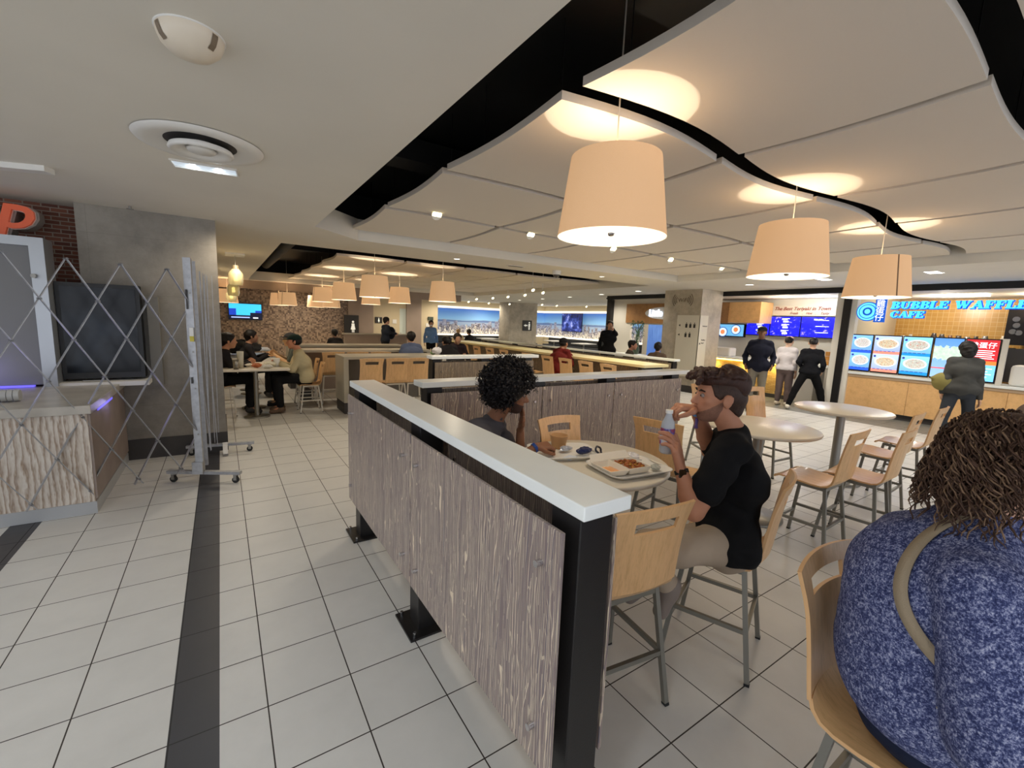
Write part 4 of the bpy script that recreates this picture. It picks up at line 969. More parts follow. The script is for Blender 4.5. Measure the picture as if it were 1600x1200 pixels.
own(MB().box(11.56, 11.60, 8.6, 9.55, .78, 1.78).build('panel', mat('deep_blue_panel', (40, 80, 170), .4, fn=bluep_fn)), e)
e = empty('shop_counter', (11.4, 9.5, 0), 0, 'white ledge counter below the blue panel, behind the two seated diners', 'counter')
own(MB().box(11.2, 11.6, 8.3, 10.9, .74, .80).build('worktop', M_cap), e); own(MB().box(11.3, 11.6, 8.3, 10.9, 0, .74).build('front_panel', M_white), e)
e = empty('lucky_bamboo', (11.4, 9.85, .80), 0, 'lucky bamboo in a green vase against the white pier under the oval sign', 'plant')
MB().lathe([(0, 0), (.07, 0), (.11, .12), (.07, .3), (.09, .36), (0, .36)], n=18).build('vase', mat('vase_green', (70, 84, 66), .3), e)
r = random.Random(5)
for k in range(9):
    a = r.random()*6.28; L = .45+.35*r.random(); pts = []
    for q in range(9): t = q/8; rr = .16*t+.05*math.sin(t*7+k); pts.append((rr*math.cos(a+t), rr*math.sin(a+t), .3+L*t))
    MB().tube(pts, .011, 5).build('stalk', mat('bamboo_green', (72, 104, 60), .5), e)
b = MB()
for k in range(50):
    a = r.random()*6.28; z = .55+.5*r.random(); p = Vector((.14*math.cos(a)*r.random(), .14*math.sin(a), z)); b.tube([p, p+Vector((.06*math.cos(a), .06*math.sin(a), .05)), p+Vector((.12*math.cos(a), .12*math.sin(a), .02))], [.003, .01, .001], 4)
b.build('leaves', mat('bamboo_leaf', (58, 92, 48), .6), e)
# ------------------------------------------------------------------ far television sets and signs
def tv(M, w, h, face, lab, nm='television'):
    e = empty(nm, M.translation, 0, lab, 'television')
    own(MB().box(-w/2, w/2, -h/2, h/2, -.03, 0).build('bezel', M_bezel, M=M), e); p = own(MB().box(-w/2+.03, w/2-.03, -h/2+.03, h/2-.03, 0, .004).build('display', face, M=M), e)
    return e, p
M_tvc = glow('tv_cyan', (60, 190, 240), .8); M_tvb = glow('tv_blue', (24, 60, 170), .9); M_tvd = glow('tv_navy', (10, 20, 50), .5)
e, p = tv(facing_y(.80, 19.42, 1.70), 1.10, .62, M_tvc, 'television with a bright cyan and blue picture on the brown mosaic wall')
for q in ((.28, .50, 19.40, 19.414, 1.42, 1.80), (1.12, 1.32, 19.40, 19.414, 1.42, 1.74)): own(MB().box(*q).build('picture_shape', M_tvb), e)
for q in ((.28, 1.32, 19.395, 19.41, 1.42, 1.56), (.95, 1.32, 19.393, 19.409, 1.5, 1.66)): own(MB().box(*q).build('picture_shape', M_tvd), e)
own(MB().box(.34, .93, 19.39, 19.395, 1.46, 1.50).build('caption', glow('tv_caption', (150, 170, 230), 1)), e); own(MB().box(1.04, 1.2, 19.39, 19.395, 1.45, 1.49).build('caption', M_wtext), e)
def tvc_fn(t, b):
    n = t.noise(t.coord(), 2.6, 4, .7); col = t.ramp(n, [(.3, lin((8, 10, 30))), (.5, lin((26, 40, 110))), (.60, lin((80, 100, 190))), (.72, lin((200, 206, 240)))])
    t.l.new(col, b.inputs['Base Color']); t.l.new(col, b.inputs['Emission Color']); b.inputs['Emission Strength'].default_value = .5
e, p = tv(facing_x(16.80, 19.35, 1.78), 1.75, 1.05, mat('tv_dark_picture', (20, 30, 80), .3, fn=tvc_fn), 'dark television with a blue and white picture hung on the right city mural')
e = tag(MB().box(4.32, 4.92, 19.36, 19.40, .5, 1.72).build('restroom_door_sign', mat('sign_black', (44, 42, 40), .5)), 'black panel with a white figure at the right end of the mosaic wall', 'sign')
pictogram(4.68, 19.36, 1.0, .5, e, skirt=True)
e = tag(MB().box(5.65, 5.95, 19.46, 19.5, 1.42, 1.68).build('restroom_sign', mat('sign_black', (44, 42, 40), .5)), 'small black restroom sign on the cream wall beside the standing phone user', 'sign')
pictogram(5.8, 19.46, 1.45, .2, e, skirt=True)
tag(MB().box(6.42, 6.6, 19.47, 19.5, 1.42, 1.6).build('wall_notice', M_white), 'white notice on the cream wall left of the door', 'notice')
tag(MB().box(8.1, 8.35, 19.44, 19.5, 1.62, 1.78).build('exit_plate', mat('plate_green', (60, 70, 58), .5)), 'small dark green plate on the cream pier near the left mural', 'sign')
tag(MB().box(8.0, 8.2, 19.47, 19.5, 1.32, 1.48).build('wall_notice', M_white), 'white notice below the dark green plate', 'notice')
e = empty('planter_wall', (5.3, 16.5, 0), 0, 'low taupe wall with sloping top in front of the far taupe panels', 'low wall')
own(MB().box(3.7, 6.0, 16.5, 16.7, 0, 1.02).build('body', M_mauve), e); own(MB().box(3.65, 6.05, 16.45, 16.75, 1.02, 1.07).build('cap', M_greylam), e)
# pendant glass jars at far left
for k, (x, y, z, lab) in enumerate(((.27, 9.6, 2.30, 'nearest'), (.27, 11.6, 2.16, 'middle'), (.27, 13.8, 2.08, 'farthest'))):
    e = empty('glass_pendant', (x, y, z), 0, 'clear glass jar pendant by the column edge, %s of the three' % lab, 'lamp', 'glass jar pendants')
    MB().lathe([(.05, .16), (.1, .10), (.12, .06), (.12, -.06), (.10, -.13)], n=20).build('glass', mat('amber_glass', (190, 180, 140), .15, emit=(230, 200, 130), es=.12, trans=.5), e)
    MB().cyl((0, 0, -.06), (0, 0, .06), .045, n=12).build('bulb', glow('bulb_yellow', (255, 232, 150), 1.6), e); b = MB().cyl((0, 0, .12), (0, 0, .22), .06, .05, 12); b.build('cap', mat('lamp_cap_brown', (104, 92, 72), .5), e)
    MB().cyl((0, 0, .2), (0, 0, CZ-z), .005, n=6).build('cord', M_chairmetal, e)
e = MB().box(.12, .42, 9.4, 9.8, CZ-.03, CZ).build('ceiling_plate', M_white); tag(e, 'white ceiling plate holding the nearest glass jar pendant', 'plate')
# ------------------------------------------------------------------ left shop
e = empty('shop_counter', (-1.6, 5.4, 0), 0, 'shop counter with a wavy stone front behind the folding gate', 'counter')
own(MB().box(-4, -.93, 4.75, 6.25, .10, .84).build('front_panel', M_wavewood), e)
own(MB().box(-4, -.90, 4.72, 6.27, .84, .91).build('worktop', mat('stone_worktop', (176, 170, 160), .3, var=.15, vs=6), bevel=.004), e)
own(MB().box(-4, -.92, 4.74, 6.25, 0, .10).build('kick_plate', mat('kick_pale', (168, 170, 172), .4)), e)
own(MB().box(-.93, -.915, 4.76, 6.25, .12, .84).build('side_panel', mat('side_greybrown', (146, 132, 124), .5, var=.1, vs=5)), e)
own(MB().box(-.912, -.905, 5.0, 5.6, .815, .835).build('led_strip', glow('led_violet', (120, 110, 255), .5)), e)
e = empty('steel_cabinet', (-2.2, 6.1, .91), 0, 'tall grey steel framed cabinet panel on the counter at the far left', 'cabinet')
own(MB().box(-3.8, -1.44, 5.96, 6.2, .93, 2.22).build('panel', mat('cabinet_grey', (122, 122, 122), .45, .3)), e)
own(MB().box(-3.8, -1.34, 5.92, 6.2, 2.22, 2.30).build('top_frame', mat('frame_alu', (176, 180, 184), .3, .6)), e); own(MB().box(-1.44, -1.34, 5.92, 6.2, .91, 2.22).build('side_frame', mat('frame_alu', (176, 180, 184), .3, .6)), e)
for x, z in ((-1.9, 2.2), (-1.42, 1.95)): own(MB().cyl((x, 5.92, z), (x, 5.88, z), .02, n=10).build('knob', M_steel), e)
own(MB().box(-2.6, -1.5, 5.90, 5.95, .915, .93).build('led_strip', glow('led_violet', (120, 110, 255), .5)), e)
lamp('POINT', (-1.9, 5.6, 1.05), 1.2, (.45, .40, 1), .1, name='led_light'); lamp('POINT', (-.84, 5.4, .80), .18, (.45, .40, 1), .05, name='led_light')
e = empty('shop_sign', (-1.7, 6.45, 2.3), 0, 'orange-red raised letters ending in p in front of the brick wall', 'sign')
M_red = mat('letter_orange', (204, 92, 56), .4, emit=(204, 84, 48), es=.15); M_rim = mat('letter_rim', (214, 206, 196), .5); M_ret = mat('letter_return', (160, 152, 144), .5)
for nm_, m_, yy_, ex_, of_ in (('lettering', M_red, 6.28, .02, .006), ('letter_rim', M_rim, 6.31, .01, .012), ('letter_return', M_ret, 6.40, .08, .009)):
    own(text(nm_, 'op', .46, m_, None, facing_y(-2.015+(.02 if nm_ == 'letter_return' else 0), yy_, 2.41), extrude=ex_, shear=.22, offset=of_, sx=1.12), e)
own(MB().box(-2.6, -1.7, 6.5, 6.62, 2.42, 2.46).build('bracket', M_steel), e)
e = empty('display_warmer', (-1.0, 6.1, .93), 0, 'tall black glass display screen standing behind the gate', 'display')
own(MB().box(-1.335, -.70, 6.08, 6.24, .96, 1.92).build('body', mat('display_black', (12, 12, 13), .4)), e)
def gl_fn(t, b):
    c = t.coord(); n = t.noise(c, 2.2, 3, .5)
    t.l.new(t.ramp(n, [(.3, lin((8, 9, 11))), (.55, lin((24, 28, 34))), (.7, lin((46, 54, 64)))]), b.inputs['Base Color'])
own(MB().box(-1.30, -.735, 6.07, 6.08, 1.02, 1.88).build('glass', mat('display_glass', (16, 18, 22), .12, fn=gl_fn, spec=.25)), e)
own(MB().box(-1.18, -1.0, 6.0, 6.02, .945, .952).build('handle', M_steel), e)
tag(MB().box(-1.34, -.66, 5.95, 6.28, .89, .935).build('wall_shelf', M_white), 'white shelf under the black display screen', 'shelf')
tag(MB().box(-.66, -.56, 6.2, 6.30, .85, 1.82).build('conduit_box', mat('conduit_grey', (120, 116, 108), .5)), 'slim grey trunking on the concrete beside the black display screen', 'trunking')
e = empty('cup_stack', (-1.62, 5.1, .91), 0, 'small stack of clear plastic lids lying on the far left counter', 'cups')
b = MB()
for k in range(7): b.cyl((.035*k, 0, .05), (.035*k+.03, 0, .05), .05, .046, 18)
b.build('lids', mat('clear_lids', (216, 216, 214), .2, trans=.35), e)
# ------------------------------------------------------------------ folding gates
GA = Vector((-.25, 5.15, 0)); GD = Vector((-1.2, -.65, 0)).normalized(); GP = .333   # pitch between apexes
e = empty('folding_gate', (-.25, 5.15, 0), 0, 'galvanised folding scissor gate pulled out in diamonds across the left shop', 'gate')
GN = Vector((GD.y, -GD.x, 0))
ZT, ZB, HZ, HP = 2.045, .145, .3085, GP/2
def gp(s, z, off=0): return GA + GD*s + GN*off + Vector((0, 0, z))
s0 = .147
for k in range(-5, 18):
    st = s0+GP*k                                # top apex position
    for sgn, off in ((1, .012), (-1, -.012)):
        pts = []
        n = (ZT-ZB)/HZ
        a0, a1 = st, st+sgn*HP*n; z0, z1 = ZT, ZB
        # clip against the post and the far end
        lo, hi = 0.0, 4.6
        def clip(a0, z0, a1, z1):
            if max(a0, a1) <= lo or min(a0, a1) >= hi: return None
            f = lambda a: z0+(z1-z0)*(a-a0)/(a1-a0)
            b0, b1 = min(max(a0, lo), hi), min(max(a1, lo), hi); return b0, f(b0), b1, f(b1)
        c = clip(a0, z0, a1, z1)
        if c and abs(c[0]-c[2]) > .05:
            own(MB().bar(gp(c[0], c[1], off), gp(c[2], c[3], off), .006, .026, up=tuple(GN)).build('lattice_bar', M_gate), e)
b = MB()
for k in range(0, 14):
    for q in range(7):
        for m in (0, 1):
            s = s0+GP*k+HP*(q % 2); z = ZT-HZ*q
            if s > 0: b.cyl(gp(s, z, .03), gp(s, z, -.03), .009, n=6)
tag(own(b.build('rivets', M_gate), e), kind='stuff')
po = own(MB().box(-.015, .05, -.012, .012, .10, 2.17, M=Matrix.Translation(GA) @ Matrix.Rotation(-.35, 4, 'Z')).build('post', M_gate), e)
b = MB()
for z in (1.85, 1.3, .95, .5): b.cyl(GA+Vector((.02, -.02, z)), GA+Vector((.02, -.03, z)), .008, n=8)
tag(own(b.build('rivets', M_steel), po), kind='stuff')
for z0, z1 in ((1.70, 1.88), (1.0, 1.06)): own(MB().box(.0, .012, -.026, -.02, z0, z1, M=Matrix.Translation(GA) @ Matrix.Rotation(-.35, 4, 'Z')).build('slot', M_base), po)
own(MB().box(.012, .045, -.028, -.02, 1.45, 1.53, M=Matrix.Translation(GA) @ Matrix.Rotation(-.35, 4, 'Z')).build('label_white', M_white), po)
own(MB().box(.012, .045, -.028, -.02, 1.40, 1.45, M=Matrix.Translation(GA) @ Matrix.Rotation(-.35, 4, 'Z')).build('label_yellow', mat('label_yellow', (206, 190, 70), .5)), po)
def bogie(p0, p1, e):
    p0, p1 = Vector(p0), Vector(p1); d = (p1-p0).normalized()
    ba = own(MB().bar(p0+Vector((0, 0, .105)), p1+Vector((0, 0, .105)), .05, .03).build('base_bar', M_gate), e)
    for q in (p0+d*.05, p1-d*.05):
        c = own(MB().cyl(q+Vector((0, 0, .032))+d.cross(Vector((0, 0, 1)))*.012, q+Vector((0, 0, .032))-d.cross(Vector((0, 0, 1)))*.012, .031, n=18).build('caster_wheel', M_rubber), e)
        b = MB(); s = d.cross(Vector((0, 0, 1)))
        for t in (-1, 1): b.bar(q+s*.017*t+Vector((0, 0, .03)), q+s*.017*t+Vector((0, 0, .088)), .004, .03, up=tuple(d))
        b.box(q.x-.022, q.x+.022, q.y-.022, q.y+.022, .082, .092); own(b.build('caster_fork', M_steel), e)
bogie((-.50, 5.32, 0), (.10, 4.98, 0), e)
own(MB().box(-.04, .05, -.03, .03, .10, .22, M=Matrix.Translation(GA) @ Matrix.Rotation(-.35, 4, 'Z')).build('post_foot', M_gate), e)
e = empty('folding_gate', (-.13, 5.85, 0), 0, 'second galvanised gate folded flat into a bundle, standing behind the gate post', 'gate')
r = random.Random(2)
own(MB().bar((-.20, 5.36, .12), (-.21, 5.36, 2.16), .06, .05).build('post', M_gate), e)
for k in range(9):
    y = 5.42+.095*k; x = -.19+.014*k
    own(MB().bar((x-.05+.10*r.random(), y-.02, .16+.1*r.random()), (x-.05+.10*r.random(), y+.05, 2.10-.05*r.random()), .006, .024).build('lattice_bar', M_gate), e)
bogie((-.40, 6.22, 0), (.28, 6.12, 0), e)
own(MB().bar((-.02, 6.0, .02), (-.02, 6.16, .12), .05, .03).build('post_foot', M_gate), e)
# ------------------------------------------------------------------ food on the near table
def tray(cx, cy, z, ang, lab):
    e = empty('food_tray', (cx, cy, z), ang, lab, 'tray')
    def ring_(sx, sy, zz, r=.06, n=6):
        P = []
        for (qx, qy, a0) in ((sx-r, sy-r, 0), (-sx+r, sy-r, 90), (-sx+r, -sy+r, 180), (sx-r, -sy+r, 270)):
            for k in range(n): a = math.radians(a0+90*k/(n-1)); P.append((qx+r*math.cos(a), qy+r*math.sin(a), zz))
        return P
    L = [ring_(.180, .135, .0), ring_(.200, .150, .018), ring_(.215, .165, .028), ring_(.218, .168, .026), ring_(.214, .164, .022), ring_(.196, .146, .010), ring_(.178, .133, .006)]
    L = [ring_(.178, .133, .0), ring_(.200, .152, .016), ring_(.216, .166, .024), ring_(.218, .168, .030), ring_(.212, .162, .029), ring_(.196, .148, .018), ring_(.176, .130, .006)]
    b = MB(); n = len(L[0]); vs = [p for R_ in L for p in R_]
    fs = [(j*n+i, j*n+(i+1) % n, (j+1)*n+(i+1) % n, (j+1)*n+i) for j in range(len(L)-1) for i in range(n)]
    b.add(vs, fs, 0, True); b.add(L[0], [tuple(range(n-1, -1, -1))]); b.add(L[-1], [tuple(range(n))])
    b.build('tray_body', mat('tray_white', (232, 230, 226), .3), e)
    for s in (-1, 1): MB().lathe([(0, .0), (1, .0)], n=20).build('hand_hole', M_tabletop, e).matrix_local = Matrix.Translation((s*.205, 0, .0285)) @ Matrix.Diagonal((.008, .05, 1, 1))
    return e
TZ = .855
tray(1.83, 2.12, TZ, math.radians(-22), 'white tray nearer the curly haired diner, with a paper bowl and blue-white wrappers')
tray(1.98, 1.70, TZ, math.radians(-8), 'white tray nearer the man in the black t-shirt, holding a takeout clamshell')
M_pulp = mat('white_pulp', (236, 230, 218), .6)
# clamshell box
cl = empty('takeout_box', (1.93, 1.70, TZ+.008), math.radians(-8), 'open white clamshell with fried meat, egg and orange sauce, two wells', 'takeout box')
b = MB()
def well(b, x0, x1, y0, y1, z0, z1, ins=.012, th=.003):
    P0 = [(x0, y0, z1), (x1, y0, z1), (x1, y1, z1), (x0, y1, z1)]; P1 = [(x0+ins, y0+ins, z0), (x1-ins, y0+ins, z0), (x1-ins, y1-ins, z0), (x0+ins, y1-ins, z0)]
    b.add(P0+P1, [(0, 1, 5, 4), (1, 2, 6, 5), (2, 3, 7, 6), (3, 0, 4, 7), (4, 5, 6, 7)])
    O = [(x-th*2*(1 if x == x0 else -1), y-th*2*(1 if y == y0 else -1), z) for x, y, z in P0]; O1 = [(x-th*(1 if k in (0, 3) else -1), y-th*(1 if k in (0, 1) else -1), z-.001) for k, (x, y, z) in enumerate(P1)]
    b.add(O+O1, [(4, 5, 1, 0), (5, 6, 2, 1), (6, 7, 3, 2), (7, 4, 0, 3)]); b.add(P0+O, [(0, 4, 5, 1), (1, 5, 6, 2), (2, 6, 7, 3), (3, 7, 4, 0)])
well(b, -.155, -.035, -.09, .09, .003, .036); well(b, -.025, .125, -.09, .09, .003, .040); b.build('base', M_pulp, cl)
b = MB(); P = [(-.16, .095, .036), (.13, .095, .04), (.12, .125, .075), (-.15, .125, .07)]; b.add(P+[(x, y+.003, z) for x, y, z in P], [(0, 1, 2, 3), (7, 6, 5, 4), (0, 4, 5, 1), (2, 6, 7, 3), (1, 5, 6, 2), (3, 7, 4, 0)]); b.build('lid_flap', M_pulp, cl)
rj = random.Random(12); b = MB()
for k in range(150):
    x = rj.uniform(-.012, .112); y = rj.uniform(-.07, .075); h = .034*(1-((x-.05)/.09)**2*.5)*(1-(y/.12)**2)
    b.ball((x, y, .012+h*rj.uniform(.5, 1.05)), rj.uniform(.006, .012), 7, rj.choice((0, 0, 0, 1)), sc=(1, rj.uniform(.6, 1.3), .7))
tag(b.build('fried_meat', [mat('fried_meat', (164, 92, 40), .5, var=.3, vs=90), mat('fried_veg', (182, 132, 44), .5)]), 'heap of fried shredded meat in the clamshell box', 'food').location = (1.93, 1.70, TZ+.008)
o = bpy.data.objects['fried_meat']; o.rotation_euler.z = math.radians(-8)
b = MB()
for k in range(26): b.ball((rj.uniform(-.005, .06), rj.uniform(-.08, -.045), .016+rj.uniform(0, .012)), rj.uniform(.008, .013), 7, sc=(1.2, 1, .6))
o = b.build('egg_pieces', mat('egg_yellow', (222, 172, 56), .45)); o.location = (1.93, 1.70, TZ+.008); o.rotation_euler.z = math.radians(-8); tag(o, 'yellow egg or potato pieces at the front of the fried meat', 'food')
b = MB()
vs = []; n = 16
for i in range(n+1):
    for j in range(n+1):
        x, y = -.143+.096*i/n, -.078+.13*j/n; vs.append((x, y, .010+.012*math.exp(-((x+.09)/.03)**2-((y+.01)/.05)**2)+.002*math.sin(x*260)*math.cos(y*180)))
b.add(vs, [(i*(n+1)+j, (i+1)*(n+1)+j, (i+1)*(n+1)+j+1, i*(n+1)+j+1) for i in range(n) for j in range(n)], 0, True)
o = b.build('orange_sauce', mat('sauce_orange', (236, 172, 116), .4)); o.location = (1.93, 1.70, TZ+.008); o.rotation_euler.z = math.radians(-8); tag(o, 'pale orange mash in the left well of the clamshell', 'food')
# fork, napkins, cup lid, straw wrappers
def fork(loc, rz, lab, m):
    b = MB(); b.tube([(0, 0, .004), (.05, 0, .007), (.10, 0, .006), (.12, 0, .004)], [.003, .0035, .0035, .004], 6); b.box(.118, .14, -.009, .009, .002, .005)
    for k in range(4): b.box(.14, .165, -.009+.0052*k, -.0065+.0052*k, .003, .005)
    o = b.build('plastic_fork', m); o.location = loc; o.rotation_euler = (0, -.12, rz); tag(o, lab, 'fork'); return o
fork((2.12, 1.72, TZ+.03), 2.9, 'clear plastic fork lying across the clamshell edge', mat('clear_fork', (216, 216, 216), .2))
def crumple(name, loc, r, m, lab, cat, sc=(1, 1, .5), seed=1, n=14):
    rr = random.Random(seed); b = MB().ball((0, 0, 0), r, n, sc=sc)
    b.v = [tuple(Vector(v)*(1+.35*(rr.random()-.5))) for v in b.v]
    b.sm = [False]*len(b.sm); zmin = min(v[2] for v in b.v); b.v = [(v[0], v[1], v[2]-zmin) for v in b.v]
    o = b.build(name, m); o.location = loc; return tag(o, lab, cat)
M_nap = mat('napkin_paper', (222, 220, 222), .8); M_wrapb = mat('wrapper_navy', (34, 44, 90), .35); M_clear = mat('clear_plastic', (206, 210, 214), .15, trans=.6)
crumple('napkin', (2.12, 1.80, TZ+.012), .045, M_nap, 'crumpled napkin at the back of the right tray', 'napkin', seed=3)
crumple('napkin', (2.10, 1.60, TZ+.012), .03, mat('wrapper_greyprint', (180, 184, 178), .5), 'small printed wrapper at the right front corner of the right tray', 'wrapper', seed=5)
crumple('snack_wrapper', (1.93, 2.03, TZ+.012), .045, M_wrapb, 'crumpled navy and silver wrapper on the left tray', 'wrapper', sc=(1.4, .6, .5), seed=7)
crumple('snack_wrapper', (1.86, 2.13, TZ+.012), .035, mat('wrapper_silver', (190, 196, 210), .3, .4), 'shiny pale wrapper on the left tray', 'wrapper', sc=(1.3, .8, .5), seed=9)
b = MB(); pts = [(.05*math.cos(a)*(.9+.2*math.sin(3*a)), .035*math.sin(a), .02+.03*abs(math.sin(a*.5))) for a in np.linspace(0, 6.28, 26)]
b.tube(pts, .007, 6); o = b.build('snack_wrapper', mat('wrapper_zebra', (26, 30, 54), .3)); o.location = (2.0, 2.0, TZ+.012); o.rotation_euler = (.9, 0, .3); tag(o, 'looped dark blue and white wrapper strip standing on the left tray', 'wrapper')
for k, (x, y) in enumerate(((1.90, 1.87), (1.95, 1.83))):
    o = MB().lathe([(.036, 0), (.04, .004), (.036, .012), (.02, .014), (0, .014)], n=24).build('plastic_cover', M_clear); o.location = (x, y, TZ+.0); o.rotation_euler.x = .5*k; tag(o, ('clear plastic cup lid lying between the two trays', 'second clear lid leaning on the back edge of the right tray')[k], 'cup lid')
b = MB(); b.box(-.05, .05, -.03, .03, 0, .003); o = b.build('receipt', mat('receipt_print', (214, 222, 236), .7)); o.location = (1.80, 2.02, TZ+.008); o.rotation_euler.z = .4; tag(o, 'small blue and white printed slip at the front of the left tray', 'paper')
o = MB().ball((0, 0, 0), .03, 14, sc=(1.5, .8, .2)).build('sauce_lid', mat('lid_black', (24, 24, 28), .3)); o.location = (2.02, 1.83, TZ+.02); tag(o, 'small black oval lid at the back of the right tray', 'lid')
# paper bowl (left tray)
e = empty('paper_bowl', (1.80, 2.19, TZ+.008), 0, 'brown paper bowl held by the curly haired diner', 'bowl')
M_kraft = mat('kraft_paper', (196, 152, 104), .6)
MB().lathe([(0, 0), (.045, 0), (.060, .085), (.063, .088), (.060, .090), (.056, .086), (.043, .006), (0, .006)], n=32).build('bowl', M_kraft, e)
MB().lathe([(0, .06), (.052, .06)], n=24).build('soup', mat('soup_brown', (92, 58, 36), .3), e)
# drink bottle held by the man
BOT = at(1043, 676, 2.12)
e = empty('drink_bottle', (BOT.x, BOT.y, BOT.z-.10), 0, 'small clear drink bottle with a red, white and purple label, held in the man\'s hands', 'bottle')
MB().lathe([(0, 0), (.028, 0), (.033, .01), (.033, .12), (.030, .15), (.018, .175), (.014, .19), (.014, .20)], n=28).build('bottle', mat('bottle_clear', (206, 212, 220), .12, trans=.35), e)
def lab_fn(t, b):
    n = t.noise(t.coord(), 22, 2); col = t.ramp(n, [(.38, lin((150, 60, 90))), (.46, lin((90, 84, 160))), (.55, lin((220, 224, 236))), (.66, lin((240, 210, 190)))])
    t.l.new(col, b.inputs['Base Color'])
MB().lathe([(.0338, .045), (.0338, .125)], n=28).build('bottle_label', mat('bottle_label', (150, 120, 180), .4, fn=lab_fn), e)
MB().cyl((0, 0, .196), (0, 0, .212), .017, n=18).build('cap', M_white, e)
# clutter on the far left table
FZ = .80
def cup(x, y, z, r, h, m, lab, name='cup'):
    o = MB().lathe([(0, 0), (r*.8, 0), (r, h), (r*.94, h), (r*.76, .01), (0, .01)], n=18).build(name, m); o.location = (x, y, z); return tag(o, lab, 'cup')
cup(.17, 8.05, FZ, .045, .15, M_steel, 'squat grey drink cup at the left of the far left table', 'drink_cup')
cup(.24, 8.30, FZ, .05, .26, mat('cup_clear', (206, 204, 190), .2), 'tall clear cup behind the grey cup on the far left table', 'drink_cup')
cup(.76, 8.34, FZ, .055, .14, M_white, 'white paper cup before the capped eaters', 'drink_cup')
for k, (x, y, sx, sy, h, c, lab) in enumerate(((.34, 8.35, .12, .08, .05, (214, 208, 190), 'crumpled white paper in the middle of the far left table'), (.46, 8.2, .12, .07, .06, (186, 104, 60), 'orange-brown food on the far left table'), (.66, 8.3, .16, .12, .07, (224, 220, 200), 'pile of white wrappers before the beige jacket'), (.60, 8.08, .14, .08, .05, (214, 212, 204), 'flat white container at the front of the far left table'))):
    crumple('food_wrapper', (x, y, FZ), sx*.6, mat('wrap_%d' % k, c, .6), lab, 'food', sc=(1, sy/sx, h/sx), seed=20+k)
crumple('napkin', (3.52, 8.0, 1.0), .10, M_nap, 'white paper bag between the blue and the black clad diners', 'paper', sc=(1, .6, .7), seed=31)
crumple('snack_wrapper', (3.46, 8.05, 1.0), .06, mat('wrap_green', (120, 150, 90), .5), 'small green wrapper beside the black clad diner', 'wrapper', seed=33)
# black bag and dark gear on the counter by the mosaic wall
crumple('black_bag', (.35, 10.9, .80), .28, mat('bag_black', (22, 22, 24), .6), 'black bag on the bluish table behind the far left food table', 'bag', sc=(1.3, .6, .5), seed=40)
